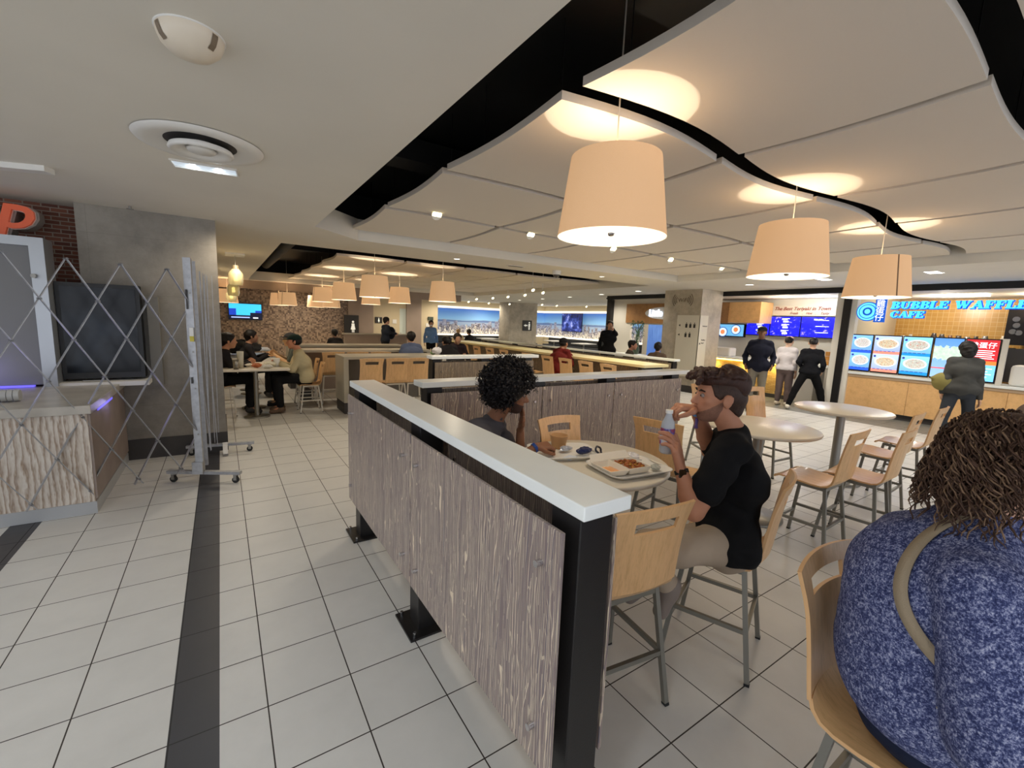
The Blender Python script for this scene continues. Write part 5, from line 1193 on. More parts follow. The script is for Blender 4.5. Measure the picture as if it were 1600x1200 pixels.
# ------------------------------------------------------------------ organic shapes: blended distance fields meshed with surface nets
def V3(p): return np.array([p[0], p[1], p[2]], float)
class Blob:
    def __init__(s): s.p = []
    def cone(s, a, b, ra, rb=None, k=.02): s.p.append(('c', V3(a), V3(b), ra, ra if rb is None else rb, k)); return s
    def chain(s, pts, rs, k=.02):
        for i in range(len(pts)-1): s.cone(pts[i], pts[i+1], rs[i], rs[i+1], k)
        return s
    def ell(s, c, r, R=None, k=.02): s.p.append(('e', V3(c), np.array(r, float), np.eye(3) if R is None else np.array(R), k)); return s
    def cut(s, c, n): s.p.append(('x', V3(c), V3(n)/np.linalg.norm(V3(n)))); return s
    def sub(s, c, r, k=.01): s.p.append(('s', V3(c), r, k)); return s
    def wrinkle(s, amp, freq, seed=0): s.p.append(('w', amp, freq, seed)); return s
    def mesh(s, h):
        lo = np.full(3, 1e9); hi = np.full(3, -1e9)
        for q in s.p:
            if q[0] == 'c':
                r = max(q[3], q[4])+q[5]
                lo = np.minimum(lo, np.minimum(q[1], q[2])-r); hi = np.maximum(hi, np.maximum(q[1], q[2])+r)
            elif q[0] == 'e':
                r = q[2].max()+q[4]; lo = np.minimum(lo, q[1]-r); hi = np.maximum(hi, q[1]+r)
        lo -= 2.5*h; hi += 2.5*h
        n = np.ceil((hi-lo)/h).astype(int)+1
        D = np.full(n, .3, np.float32)
        ax = [lo[i]+h*np.arange(n[i]) for i in range(3)]
        def region(a, b):
            i0 = np.clip(np.floor((a-lo)/h).astype(int), 0, n-1); i1 = np.clip(np.ceil((b-lo)/h).astype(int)+1, 1, n)
            return tuple(slice(i0[i], i1[i]) for i in range(3))
        for q in s.p:
            t = q[0]
            if t == 'c':
                a, b, ra, rb, k = q[1:]; m = max(ra, rb)+k+2*h
                sl = region(np.minimum(a, b)-m, np.maximum(a, b)+m)
                X, Y, Z = ax[0][sl[0]][:, None, None]-a[0], ax[1][sl[1]][None, :, None]-a[1], ax[2][sl[2]][None, None, :]-a[2]
                ab = b-a; L = max(ab@ab, 1e-9)
                tt = np.clip((X*ab[0]+Y*ab[1]+Z*ab[2])/L, 0, 1)
                d = np.sqrt((X-tt*ab[0])**2+(Y-tt*ab[1])**2+(Z-tt*ab[2])**2)-(ra+(rb-ra)*tt)
            elif t == 'e':
                c, r, R, k = q[1:]; m = r.max()+k+2*h
                sl = region(c-m, c+m)
                X, Y, Z = ax[0][sl[0]][:, None, None]-c[0], ax[1][sl[1]][None, :, None]-c[1], ax[2][sl[2]][None, None, :]-c[2]
                u = [(R[0, i]*X+R[1, i]*Y+R[2, i]*Z) for i in range(3)]
                k0 = np.sqrt((u[0]/r[0])**2+(u[1]/r[1])**2+(u[2]/r[2])**2)
                k1 = np.sqrt((u[0]/r[0]**2)**2+(u[1]/r[1]**2)**2+(u[2]/r[2]**2)**2)
                d = k0*(k0-1)/np.maximum(k1, 1e-6)
            elif t == 'x':
                c, nn = q[1:]
                d = (ax[0][:, None, None]-c[0])*nn[0]+(ax[1][None, :, None]-c[1])*nn[1]+(ax[2][None, None, :]-c[2])*nn[2]
                D = np.maximum(D, d.astype(np.float32)); continue
            elif t == 's':
                c, r, k = q[1:]; m = r+k+2*h; sl = region(c-m, c+m)
                d = r-np.sqrt((ax[0][sl[0]][:, None, None]-c[0])**2+(ax[1][sl[1]][None, :, None]-c[1])**2+(ax[2][sl[2]][None, None, :]-c[2])**2)
                A = D[sl]; hh = np.clip(.5-.5*(A-d)/k, 0, 1); D[sl] = A*(1-hh)+d*hh+k*hh*(1-hh); continue
            elif t == 'w':
                amp, fq, sd = q[1:]; r = np.random.default_rng(sd)
                for j in range(5):
                    v = r.normal(size=3); v /= np.linalg.norm(v); v *= fq*(.6+.35*j); ph = r.random()*6
                    P = ax[0][:, None, None]*v[0]+ax[1][None, :, None]*v[1]+ax[2][None, None, :]*v[2]
                    D += (amp/(1+.5*j)*np.sin(P+ph+1.3*np.sin(P*.43+j))).astype(np.float32)
                continue
            k = max(q[-1], 1e-4)
            A = D[sl]; hh = np.clip(.5+.5*(A-d)/k, 0, 1); D[sl] = A*(1-hh)+d*hh-k*hh*(1-hh)
        # surface nets
        S_ = D < 0
        c = np.zeros(tuple(n-1), np.int8)
        offs = [(i, j, k) for i in (0, 1) for j in (0, 1) for k in (0, 1)]
        cs = {}
        for o in offs: cs[o] = S_[o[0]:n[0]-1+o[0], o[1]:n[1]-1+o[1], o[2]:n[2]-1+o[2]]; c += cs[o]
        act = np.argwhere((c > 0) & (c < 8))
        if len(act) == 0: return [], []
        idx = np.full(tuple(n-1), -1, np.int32); idx[tuple(act.T)] = np.arange(len(act))
        acc = np.zeros((len(act), 3)); cnt = np.zeros(len(act))
        I, J, K = act.T
        for o in offs:
            for a in range(3):
                if o[a] == 1: continue
                p = list(o); p[a] = 1
                d0 = D[I+o[0], J+o[1], K+o[2]]; d1 = D[I+p[0], J+p[1], K+p[2]]
                m = (d0 < 0) != (d1 < 0); t = np.where(m, d0/np.where(m, d0-d1, 1), 0)
                pos = np.stack([np.full(len(act), float(o[0])), np.full(len(act), float(o[1])), np.full(len(act), float(o[2]))], 1); pos[:, a] += t
                acc[m] += pos[m]; cnt[m] += 1
        Vt = lo+h*(act+acc/cnt[:, None])
        F = []
        for a in range(3):
            b_, c_ = (a+1) % 3, (a+2) % 3
            sl0 = [slice(1, n[i]-1) for i in range(3)]; sl0[a] = slice(0, n[a]-1)
            sl1 = list(sl0); sl1[a] = slice(1, n[a])
            m0 = S_[tuple(sl0)]; m1 = S_[tuple(sl1)]
            for sgn, mm in ((0, m0 & ~m1), (1, ~m0 & m1)):
                e = np.argwhere(mm)
                if not len(e): continue
                e = e+np.array([0 if i == a else 1 for i in range(3)])
                def g(db, dc):
                    q = e.copy(); q[:, b_] += db; q[:, c_] += dc; return idx[tuple(q.T)]
                quad = np.stack([g(-1, -1), g(0, -1), g(0, 0), g(-1, 0)], 1)
                F.append(quad if sgn == 0 else quad[:, ::-1])
        return Vt, np.concatenate(F)
def blob_obj(name, blobs, m, parent, h):
    'blobs: list of (Blob, cell size) joined in ONE mesh'
    vs, fs, o = [], [], 0
    for B, hh in (blobs if isinstance(blobs, list) else [(blobs, h)]):
        v, f = B.mesh(hh)
        if len(v) == 0: continue
        vs.append(v); fs.append(f+o); o += len(v)
    v = np.concatenate(vs); f = np.concatenate(fs).astype(np.int32)
    me = bpy.data.meshes.new(name); me.vertices.add(len(v)); me.vertices.foreach_set('co', v.ravel().astype(np.float32))
    me.loops.add(f.size); me.loops.foreach_set('vertex_index', f.ravel()); me.polygons.add(len(f))
    me.polygons.foreach_set('loop_start', np.arange(len(f), dtype=np.int32)*4); me.polygons.foreach_set('use_smooth', np.ones(len(f), bool))
    me.update(calc_edges=True); me.validate()
    me.materials.append(m)
    ob = bpy.data.objects.new(name, me); COL.objects.link(ob)
    if parent: own(ob, parent)
    return ob
def basis(f, up=(0, 0, 1)):
    f = Vector(f).normalized(); r = f.cross(Vector(up)).normalized(); u = r.cross(f); return r, f, u
def head_blob(B, c, f, s=1, neck=None, up=(0, 0, 1), nose=1, g=0, ears=True):
    'g grows every form outwards, for hair or stubble that hugs the skull'
    r, f, u = basis(f, up); R = np.array([[r.x, f.x, u.x], [r.y, f.y, u.y], [r.z, f.z, u.z]])
    P = lambda x, y, z: Vector(c)+(r*x+f*y+u*z)*s
    E = lambda p, q, k: B.ell(P(*p), tuple(v*s+g for v in q), R, k)
    E((0, -.012, .032), (.074, .097, .084), .01)
    E((0, .028, -.035), (.056, .062, .074), .03)
    E((0, .058, -.088), (.024, .022, .018), .02)
    E((0, .074, .035), (.045, .016, .014), .015)
    for q in (-1, 1):
        E((q*.042, .058, -.012), (.018, .018, .014), .02)
        if not g: B.sub(P(q*.031, .098, .012), .015*s, .012)
        if ears and not g: E((q*.080, -.010, -.004), (.010, .020, .032), .006); E((q*.086, -.018, .006), (.007, .015, .024), .004); B.sub(P(q*.094, -.004, .002), .009*s, .006)
    B.cone(P(0, .084, .018), P(0, .108*nose, -.020), .008*s+g, .012*s+g, .012); E((0, .098, -.024), (.017, .011, .009), .008)
    E((0, .084, -.050), (.024, .010, .0065), .006); E((0, .081, -.062), (.021, .010, .0075), .006)
    if neck: B.cone(neck, P(0, -.022, -.055), .053*s+g, .050*s+g, .015)
    return P, R
def hand_blob(w, d, n, thumb, curl=(.3, .35, .4, .45), s=1, spread=.06, tcurl=.3, fing=None):
    'w wrist, d pointing along the palm, n palm normal (fingers curl towards it), thumb +1/-1 side'
    B = Blob(); w = Vector(w); d = Vector(d).normalized(); n = Vector(n); n = (n-d*n.dot(d)).normalized(); u = d.cross(n)*thumb
    L = (.070, .080, .075, .058); off = (.031, .011, -.010, -.030); rad = (.0095, .0098, .0092, .0082)
    for i in range(4):
        k = w+d*.088*s+u*off[i]*s-d*abs(off[i]-.01)*.25*s
        B.cone(w+u*off[i]*.55*s, k, .016*s, .0135*s, .012)
        a = curl[i]; q = k; dd = (d+u*off[i]*spread*22).normalized(); side = u
        ang = 0
        for j, fr in enumerate((.46, .30, .24)):
            ang += a*(.8 if j == 0 else 1.15)
            v = dd*math.cos(ang)+n*math.sin(ang); q2 = q+v*L[i]*fr*s
            B.cone(q, q2, rad[i]*(1-.06*j)*s, rad[i]*(.94-.08*j)*s, .003); q = q2
    t0 = w+d*.022*s+u*.022*s; t1 = t0+(d*.6+u*.75+n*.25*tcurl).normalized()*.042*s
    t2 = t1+(d*(.9-.2*tcurl)+u*(.45-.6*tcurl)+n*.6*tcurl).normalized()*.034*s; t3 = t2+(d*(.95-.2*tcurl)+u*(.2-.7*tcurl)+n*.7*tcurl).normalized()*.028*s
    B.chain([t0, t1, t2, t3], [.017*s, .0125*s, .0105*s, .009*s], .006)
    return B
UP_ = UZ_ = Vector((0, 0, 1))
SK = {}
def skin(c):
    if c not in SK: SK[c] = mat('skin_%d_%d_%d' % c, c, .55, var=.04, vs=14, spec=.35)
    return SK[c]
def cloth(name, c, var=.05, **k): return mat('cloth_'+name, c, .9, var=var, vs=6, bump=.3, bs=300, spec=.2, **k)
def person(J, f, lab, sk, top, bottom, hair, shoe=(40, 38, 38), res=.014, build=1, sleeve=1.0, hem=None, parts=(), hh=None, hairfn=None, headf=None, group=None, torso=1.0, legs=True, extra=None, hands=None, armr=1.0, neckline=.0, wr=.003, belly=0):
    '''J: joints in world space. One continuous skin mesh; clothes, hair and shoes are its children.'''
    g = J['pelvis']; e = empty('person', (g[0], g[1], 0), 0, lab, 'person', group)
    f = Vector(f).normalized(); r, _, u = basis(f); hf = Vector(headf or f)
    pel, che, nek, hed = [Vector(J[k]) for k in ('pelvis', 'chest', 'neck', 'head')]
    # body
    B = Blob(); T = torso
    B.cone(pel-r*.06*T, pel+r*.06*T, .10*T, None, .04); B.cone(che-r*.08*T, che+r*.08*T, .10*T, None, .05); B.cone(pel, che, .11*T, .11*T, .05)
    sh = [Vector(J['sL']), Vector(J['sR'])]
    for q in sh: B.cone(nek-UP_*.02, q-(q-nek)*.15, .050, .050, .03)
    B.cone(sh[0], sh[1], .050, .050, .05); B.cone(che+(nek-che)*.3, nek, .07*T, .055, .04)
    PH, R = head_blob(B, hed, hf, J.get('hs', 1), nek)
    hb = []
    for sd in ('L', 'R'):
        s_, el, wr_ = [Vector(J[k+sd]) for k in ('s', 'e', 'w')]
        B.chain([s_, el], [.048*armr, .040*armr], .02); B.chain([el, el.lerp(wr_, .35), wr_], [.038*armr, .038*armr, .026], .012)
        hd = (hands or {}).get(sd)
        if hd is None:
            d = (wr_-el).normalized(); hb.append((hand_blob(wr_, d, hd_n(f, d, r, sd), 1 if sd == 'L' else -1), max(res*.62, .0045)))
        else: hb.append((hand_blob(wr_, *hd[0], **hd[1]), min(.0042, res)))
    if legs:
        for sd in ('L', 'R'):
            hp, kn, an = [Vector(J[k+sd]) for k in ('h', 'k', 'a')]
            B.chain([hp, kn, kn.lerp(an, .35), an], [.075, .055, .052, .035], .02)
            B.cone(an, an+Vector(J.get('toe'+sd, f*.14+Vector((0, 0, -.05)))), .035, .03, .02)
    body = blob_obj('body', [(B, res)]+hb, skin(sk), e, res)
    for q in (-1, 1):
        if res < .012: own(MB().ball(PH(q*.031, .080, .012), .0105, 10).build('eye', mat('eye_white', (140, 124, 114), .2)), e); own(MB().ball(PH(q*.031, .0875, .012), .0052, 8).build('iris', mat('eye_dark', (30, 20, 16), .2)), e)
    # upper garment
    if top:
        G = Blob(); i_ = .014
        G.cone(pel-r*.085*T, pel+r*.085*T, .108*T+i_, None, .05); G.cone(che-r*.09*T, che+r*.09*T, .105*T+i_, None, .05); G.cone(pel, che, .12*T+i_, .12*T+i_, .05)
        for q in sh: G.cone(nek-UP_*.035, q-(q-nek)*.15, .050+i_*1.15, .054+i_, .03)
        G.cone(sh[0], sh[1], .050+i_, None, .05); G.cone(che+(nek-che)*.3, nek-(nek-che)*.12, .078*T+i_, .055+i_, .04)
        if belly: G.ell(pel.lerp(che, .35)+f*.07, (.17*T, .13*T, .17*T), None, .06)
        for sd in ('L', 'R'):
            s_, el, wr_ = [Vector(J[k+sd]) for k in ('s', 'e', 'w')]
            if sleeve >= 1: G.chain([s_, el, wr_.lerp(el, (2-sleeve)*1.0 if sleeve > 1 else 0)], [.060*armr, .052*armr, .042], .02)
            else: G.chain([s_, s_.lerp(el, .45*sleeve), s_.lerp(el, sleeve)], [.0625*armr, .062*armr, .0625*armr], .03)
        G.wrinkle(wr, 38, 3)
        hz = hem if hem is not None else pel.z-.09
        G.cut((pel.x, pel.y, hz), (0, 0, -1))
        blob_obj('top', [(G, res)], top, e, res)
    if bottom and legs:
        G = Blob(); G.cone(pel-r*.075*T, pel+r*.075*T, .116*T, None, .05); G.cone(pel-UZ_*.07-r*.04, pel-UZ_*.07+r*.04, .10, None, .05)
        for sd in ('L', 'R'):
            hp, kn, an = [Vector(J[k+sd]) for k in ('h', 'k', 'a')]
            G.cone(pel+(hp-pel)*.6, hp, .10*T, .095, .03); G.chain([hp, kn, kn.lerp(an, .4), an+(kn-an)*.12], [.096, .074, .068, .055], .02)
        G.wrinkle(wr, 32, 5)
        blob_obj('trousers', [(G, res)], bottom, e, res)
        for sd in ('L', 'R'):
            an = Vector(J['a'+sd]); to = Vector(J.get('toe'+sd, f*.14+Vector((0, 0, -.05)))); G = Blob()
            G.cone(an+Vector((0, 0, -.03))-to.normalized()*.035, an+to, .042, .036, .02); G.cone(an, an-Vector((0, 0, .03)), .046, .045, .02)
            if J.get('flat', True): G.cut((an.x, an.y, an.z-.078), (0, 0, -1))
            blob_obj('shoe', [(G, min(res, .012))], mat('shoe_%d_%d_%d' % shoe, shoe, .6), e, res)
    if hairfn: hairfn(e, PH, R, hed, hf)
    elif hair:
        H = Blob(); q_ = J.get('hs', 1); H.ell(PH(0, -.022, .045), (.092*q_, .112*q_, .096*q_), R, .01); H.cone(PH(0, -.07, .0), PH(0, -.065, -.05), .055, .04, .03)
        r2, f2, u2 = basis(hf); H.cut(PH(0, .05, .03), (f2*.9-u2*.55)); H.wrinkle(.003, 90, 9)
        blob_obj('hair', [(H, res*.8)], hair, e, res)
    if extra: extra(e, PH, R, J)
    return e
def hd_n(f, d, r, sd):
    n = (r if sd == 'L' else -r); 
    if abs(n.dot(d)) > .85: n = f
    return n
def stand(x, y, deg, h=1.72, arms=((.26, .02, .88), (.26, .02, .88)), step=.0, lean=0, hd=0):
    'joints for someone standing, facing deg (0 = +y, counter-clockwise)'
    a = math.radians(deg); F = Vector((-math.sin(a), math.cos(a), 0)); Rr = Vector((math.cos(a), math.sin(a), 0)); s = h/1.75; O = Vector((x, y, 0))
    P = lambda rx, fy, z: O+Rr*rx*s+F*fy*s+Vector((0, 0, z*s))
    J = dict(pelvis=P(0, 0, .95), chest=P(0, lean*.5+.01, 1.26), neck=P(0, lean-.01, 1.47), head=P(hd, lean+.03, 1.62), sL=P(-.165, lean*.8, 1.40), sR=P(.165, lean*.8, 1.40), hs=1.06)
    for sd, sg, (ox, oy, oz) in (('L', -1, arms[0]), ('R', 1, arms[1])):
        w = P(sg*ox, lean+oy, oz); s_ = J['s'+sd]; mid = (w+s_)/2; dl = (w-s_).length; b_ = math.sqrt(max(0, (.28*s)**2-(dl/2)**2))
        J['e'+sd] = mid+(Rr*sg*.25-F*.8-Vector((0, 0, .3))).normalized()*b_; J['w'+sd] = w
        J['h'+sd] = P(sg*.09, 0, .90); J['k'+sd] = P(sg*(.10+step*.12), .02+step*sg*.1, .49); J['a'+sd] = P(sg*(.11+step*.2), step*sg*.15, .085)
    return J, F
def sit(x, y, deg, zs=.575, arms=((.18, .30, .30), (.18, .30, .30)), lean=.08, hdz=.0, feet=.40, drop=None, s=1.0, hd=(0, .07)):
    'x, y under the pelvis; zs seat height; arms are wrist offsets (out, forward, above seat)'
    a = math.radians(deg); F = Vector((-math.sin(a), math.cos(a), 0)); Rr = Vector((math.cos(a), math.sin(a), 0)); O = Vector((x, y, zs))
    P = lambda rx, fy, z: O+Rr*rx*s+F*fy*s+Vector((0, 0, z*s))
    J = dict(pelvis=P(0, 0, .11), chest=P(0, lean*.5, .36), neck=P(0, lean, .565), head=P(hd[0], lean+hd[1], .71+hdz), sL=P(-.16, lean, .49), sR=P(.16, lean, .49), hs=1.05)
    dz = drop if drop is not None else min(.44, zs-.09)
    for sd, sg, (ox, oy, oz) in (('L', -1, arms[0]), ('R', 1, arms[1])):
        w = P(sg*ox, oy, oz); s_ = J['s'+sd]; mid = (w+s_)/2; dl = (w-s_).length; b_ = math.sqrt(max(.0, (.275*s)**2-(dl/2)**2))
        J['e'+sd] = mid+(Rr*sg*.5-F*.25-Vector((0, 0, .8))).normalized()*b_; J['w'+sd] = w
        J['h'+sd] = P(sg*.09, .04, .09); J['k'+sd] = P(sg*.12, .44, .09); J['a'+sd] = P(sg*.12, feet, -dz)
    return J, F
def cap_fn(col, brim=True, back=False, hairc=(24, 20, 18)):
    def fn(e, PH, R, hed, hf):
        r2, f2, u2 = basis(hf); H = Blob(); H.ell(PH(0, -.018, .05), (.094, .114, .088), R, .01); H.cut(PH(0, 0, .040), -u2)
        if brim: s = -1 if back else 1; H.ell(PH(0, s*.105, .05), (.062, .065, .010), R, .01)
        cp = blob_obj('cap', [(H, .009)], cloth('cap_%d_%d_%d' % col, col), e, .01)
        H = Blob(); H.ell(PH(0, -.03, .02), (.088, .102, .082), R, .01); H.cut(PH(0, .02, 0), f2); blob_obj('hair', [(H, .01)], M_hairdark, e, .01)
    return fn
def hairm(n, c): return mat('hair_'+n, c, .55, var=.3, vs=60, bump=.6, bs=220, spec=.3)
M_hairdark = hairm('black', (22, 18, 17)); M_hairbrown = hairm('brown', (62, 44, 34)); M_hairblond = hairm('blond', (150, 120, 84))
# ------------------------------------------------------------------ the man in the black t-shirt
RH = Vector((.833, -.553, 0)); FH = Vector((.553, .833, 0)); UZ = Vector((0, 0, 1))
J = dict(pelvis=at(1134, 838, 2.20), chest=at(1149, 742, 2.20), neck=at(1146, 676, 2.20), head=at(1122, 622, 2.18), hs=1.10,
         sL=at(1143, 704, 2.04), sR=at(1134, 690, 2.36), eL=at(1084, 798, 1.99), wL=at(1063, 731, 2.04), eR=at(1110, 704, 2.48), wR=at(1088, 639, 2.22),
         hL=at(1112, 852, 2.11), hR=at(1115, 845, 2.29), kL=at(1004, 866, 2.02), kR=at(1014, 850, 2.26), aL=at(1046, 915, 2.03), aR=at(1010, 905, 2.26),
         toeL=Vector((0, 0, -.13))-RH*.03, toeR=Vector((0, 0, -.10))-RH*.08, flat=False)
def m1_hair(e, PH, R, hed, hf):
    r2, f2, u2 = basis(hf); rr = random.Random(3)
    H = Blob(); head_blob(H, hed, hf, 1.10, None, g=.0055, ears=False)   # short faded sides and back
    H.cone(PH(0, -.075, .0), PH(0, -.068, -.045), .050*1.13, .045*1.13, .03)
    H.cut(PH(0, .036, .0), (f2*.95-u2*.30)); H.cut(PH(0, -.02, -.030), (-u2+f2*.75)); H.sub(PH(.09, -.006, -.016), .036, .01); H.sub(PH(-.09, -.006, -.016), .036, .01)
    blob_obj('hair', [(H, .006)], hairm('fade', (58, 40, 31)), e, .006)
    H = Blob(); H.ell(PH(0, -.015, .085), (.086, .118, .058), R, .01); H.ell(PH(0, -.075, .06), (.076, .062, .075), R, .03); H.ell(PH(0, .075, .098), (.066, .045, .036), R, .03)
    for k in range(190):
        x = rr.uniform(-.075, .075); y = rr.uniform(.01, .125); z = .085+.05*math.sqrt(max(0, 1-(x/.09)**2))*rr.uniform(.3, 1.05)-max(0, y-.09)*.9
        H.ell(PH(x, y, z), (rr.uniform(.007, .014),)*3, R, .004)
    for k in range(120):
        a = rr.uniform(0, PI); b_ = rr.uniform(.3, 1.4); H.ell(PH(.082*math.cos(a)*math.cos(b_)*1.0, -.02-.10*math.sin(a)*math.cos(b_)*.9, .085+.06*math.sin(b_)), (.012, .016, .010), R, .008)
    blob_obj('hair', [(H, .0045)], hairm('m1', (58, 36, 28)), e, .005)
    Bd = Blob(); head_blob(Bd, hed, hf, 1.10, None, g=.0018, ears=False)
    Bd.cut(PH(0, .03, -.024), (f2*.75+u2)); Bd.cut(PH(0, -.002, 0), -f2+u2*.1); blob_obj('beard', [(Bd, .0055)], mat('stubble', (126, 88, 70), .8, var=.15, vs=160), e, .006)
    for q in (-1, 1): own(MB().tube([PH(q*.014, .090, .030), PH(q*.03, .090, .036), PH(q*.048, .078, .031)], [.004, .005, .003], 6).build('eyebrow', M_hairdark), e)
def m1_extra(e, PH, R, J):
    w = Vector(J['wL']); d = (w-Vector(J['eL'])).normalized(); c = w-d*.018
    b = MB()
    n = 22; s = d.cross(FH).normalized(); t = s.cross(d)
    for k in range(n):
        a = 2*PI*k/n; a2 = 2*PI*(k+1)/n; p = c+(s*math.cos(a)*.031+t*math.sin(a)*.027); q = c+(s*math.cos(a2)*.031+t*math.sin(a2)*.027); b.bar(p, q, .003, .020, up=tuple(d))
    own(b.build('watch_strap', M_rubber), e)
    wf = c-FH*.030-RH*.006
    own(MB().box(-.017, .017, -.005, .005, -.02, .02, M=Matrix.Translation(wf) @ Matrix.Rotation(math.radians(-33), 4, 'Z')).build('watch_case', M_glassdark, bevel=.004), e)
    w = Vector(J['wR']); d = (w-Vector(J['eR'])).normalized(); c = w-d*.015; b = MB(); s = d.cross(UZ).normalized(); t = s.cross(d)
    for k in range(n):
        a = 2*PI*k/n; a2 = 2*PI*(k+1)/n; p = c+(s*math.cos(a)+t*math.sin(a))*.031; q = c+(s*math.cos(a2)+t*math.sin(a2))*.031; b.bar(p, q, .002, .018, up=tuple(d))
    own(b.build('wristband', mat('band_blue', (90, 160, 226), .4)), e)
    b = MB(); b.tube([c-UZ*.03, c-UZ*.05+RH*.005, c-UZ*.09+RH*.002], [.004, .009, .012], 6); own(b.build('band_tag', mat('tag_violet', (120, 96, 160), .6)), e)
person(J, -RH+FH*.08, 'man in black t-shirt and beige trousers seated in profile, opening a drink bottle', (178, 124, 96), cloth('black_tee', (17, 17, 19)), cloth('beige', (164, 148, 130), .10), None, shoe=(120, 108, 100), res=.0075,
       sleeve=.66, hairfn=m1_hair, extra=m1_extra, armr=1.2, torso=1.0, headf=-RH+FH*.06+UZ*.02, hem=J['pelvis'].z-.07, wr=.0045,
       hands=dict(L=((UZ*.95-RH*.30, FH*.45-RH*.9, -1), dict(curl=(.38, .42, .45, .5), spread=.12, tcurl=.1, s=1.22)), R=((-RH*.95-FH*.15+UZ*.1, -UZ-RH*.2, 1), dict(curl=(.8, .85, .9, .95), spread=.0, tcurl=.6, s=1.12))))
# ------------------------------------------------------------------ the curly haired diner
J = dict(pelvis=at(748, 762, 2.93), chest=at(748, 704, 2.93), neck=at(772, 656, 2.93), head=at(798, 616, 2.91), hs=1.08,
         sR=at(744, 672, 2.78), sL=at(774, 662, 3.09), eR=at(784, 736, 2.72), wR=at(838, 698, 2.80), eL=at(812, 742, 3.03), wL=at(813, 672, 2.97),
         hL=at(772, 768, 3.0), hR=at(772, 772, 2.85), kL=at(872, 772, 3.0), kR=at(872, 776, 2.83), aL=at(880, 862, 2.98), aR=at(880, 868, 2.80), toeL=RH*.14-UZ*.04, toeR=RH*.14-UZ*.04)
def m2_hair(e, PH, R, hed, hf):
    rr = random.Random(6); r2, f2, u2 = basis(hf); H = Blob(); c0 = (0, -.035, .055)
    H.ell(PH(*c0), (.142, .136, .145), R, .02); H.ell(PH(0, -.07, -.01), (.105, .085, .11), R, .03)
    for k in range(2300):
        v = np.array([rr.gauss(0, 1) for _ in range(3)]); v /= np.linalg.norm(v); q = v*rr.uniform(.136, .180)+np.array(c0)
        if q[1] > .045 and q[2] < .035: continue
        if q[2] < -.10: continue
        if abs(q[0]) < .09 and q[1] > .02 and q[2] < .02: continue
        H.ell(PH(*q), (rr.uniform(.0045, .0100),)*3, R, .0015)
    H.cut(PH(0, .062, -.0), (f2*.85-u2*.75))
    ha = blob_obj('hair', [(H, .0042)], hairm('afro', (21, 17, 18)), e, .006)
    b = MB()
    for k in range(520):
        v = Vector([rr.gauss(0, 1) for _ in range(3)]).normalized(); q = v*.165+Vector(c0)
        if (q.y > .03 and q.z < .045) or q.z < -.09: continue
        rad = rr.uniform(.004, .008); ph = rr.uniform(0, 6); a_ = v.orthogonal().normalized(); b_ = v.cross(a_); pts = []
        for j in range(9): th = ph+j*.9; pts.append(PH(*(q+v*(.004*j)+a_*math.cos(th)*rad+b_*math.sin(th)*rad)))
        b.tube(pts, [.0016]*8+[.0006], 3)
    own(b.build('curls', MATS['hair_afro']), e)
    Bd = Blob(); head_blob(Bd, hed, hf, 1.08, None, g=.003, ears=False)
    Bd.cut(PH(0, .03, -.034), (f2*.3+u2)); Bd.cut(PH(0, .02, 0), -f2); blob_obj('beard', [(Bd, .006)], mat('beard_dark', (66, 44, 35), .9), e, .006)
    for q in (-1, 1): own(MB().tube([PH(q*.014, .090, .030), PH(q*.03, .090, .036), PH(q*.048, .078, .031)], [.004, .005, .003], 6).build('eyebrow', M_hairdark), e)
def m2_extra(e, PH, R, J):
    w = Vector(J['wR']); d = (w-Vector(J['eR'])).normalized(); c = w-d*.012; b = MB(); s = d.cross(UZ).normalized(); t = s.cross(d); n = 20
    for k in range(n):
        a = 2*PI*k/n; a2 = 2*PI*(k+1)/n; b.bar(c+(s*math.cos(a)+t*math.sin(a))*.031, c+(s*math.cos(a2)+t*math.sin(a2))*.031, .003, .02, up=tuple(d))
    own(b.build('wristband', mat('band_deepblue', (30, 70, 150), .4)), e)
    own(MB().tube([PH(-.0, -.0, 0)*0+Vector(J['neck'])+RH*.045+FH*.03*k-UZ*(.01+.02*k) for k in (-1.6, 0, 1.6)], .012, 8).build('collar', cloth('charcoal_shirt', (84, 82, 88))), e)
person(J, RH+FH*.1, 'person with big black afro and charcoal shirt, hand at mouth', (138, 94, 70), cloth('charcoal_shirt', (84, 82, 88)), cloth('darkgrey', (54, 52, 54)), None, res=.0085, sleeve=.72, hairfn=m2_hair, extra=m2_extra,
       headf=RH-UZ*.18, wr=.006, hem=J['pelvis'].z-.08, hands=dict(R=((RH*.95+FH*.2+UZ*.05, -UZ+FH*.3, -1), dict(curl=(.75, .8, .85, .8), tcurl=.5, spread=.0)), L=((UZ*.97+RH*.12, -RH-FH*.2, 1), dict(curl=(.12, .15, .2, .3), tcurl=.2, spread=.02))))
bo = bpy.data.objects['paper_bowl']; bo.location = (1.885, 2.235, TZ+.008)
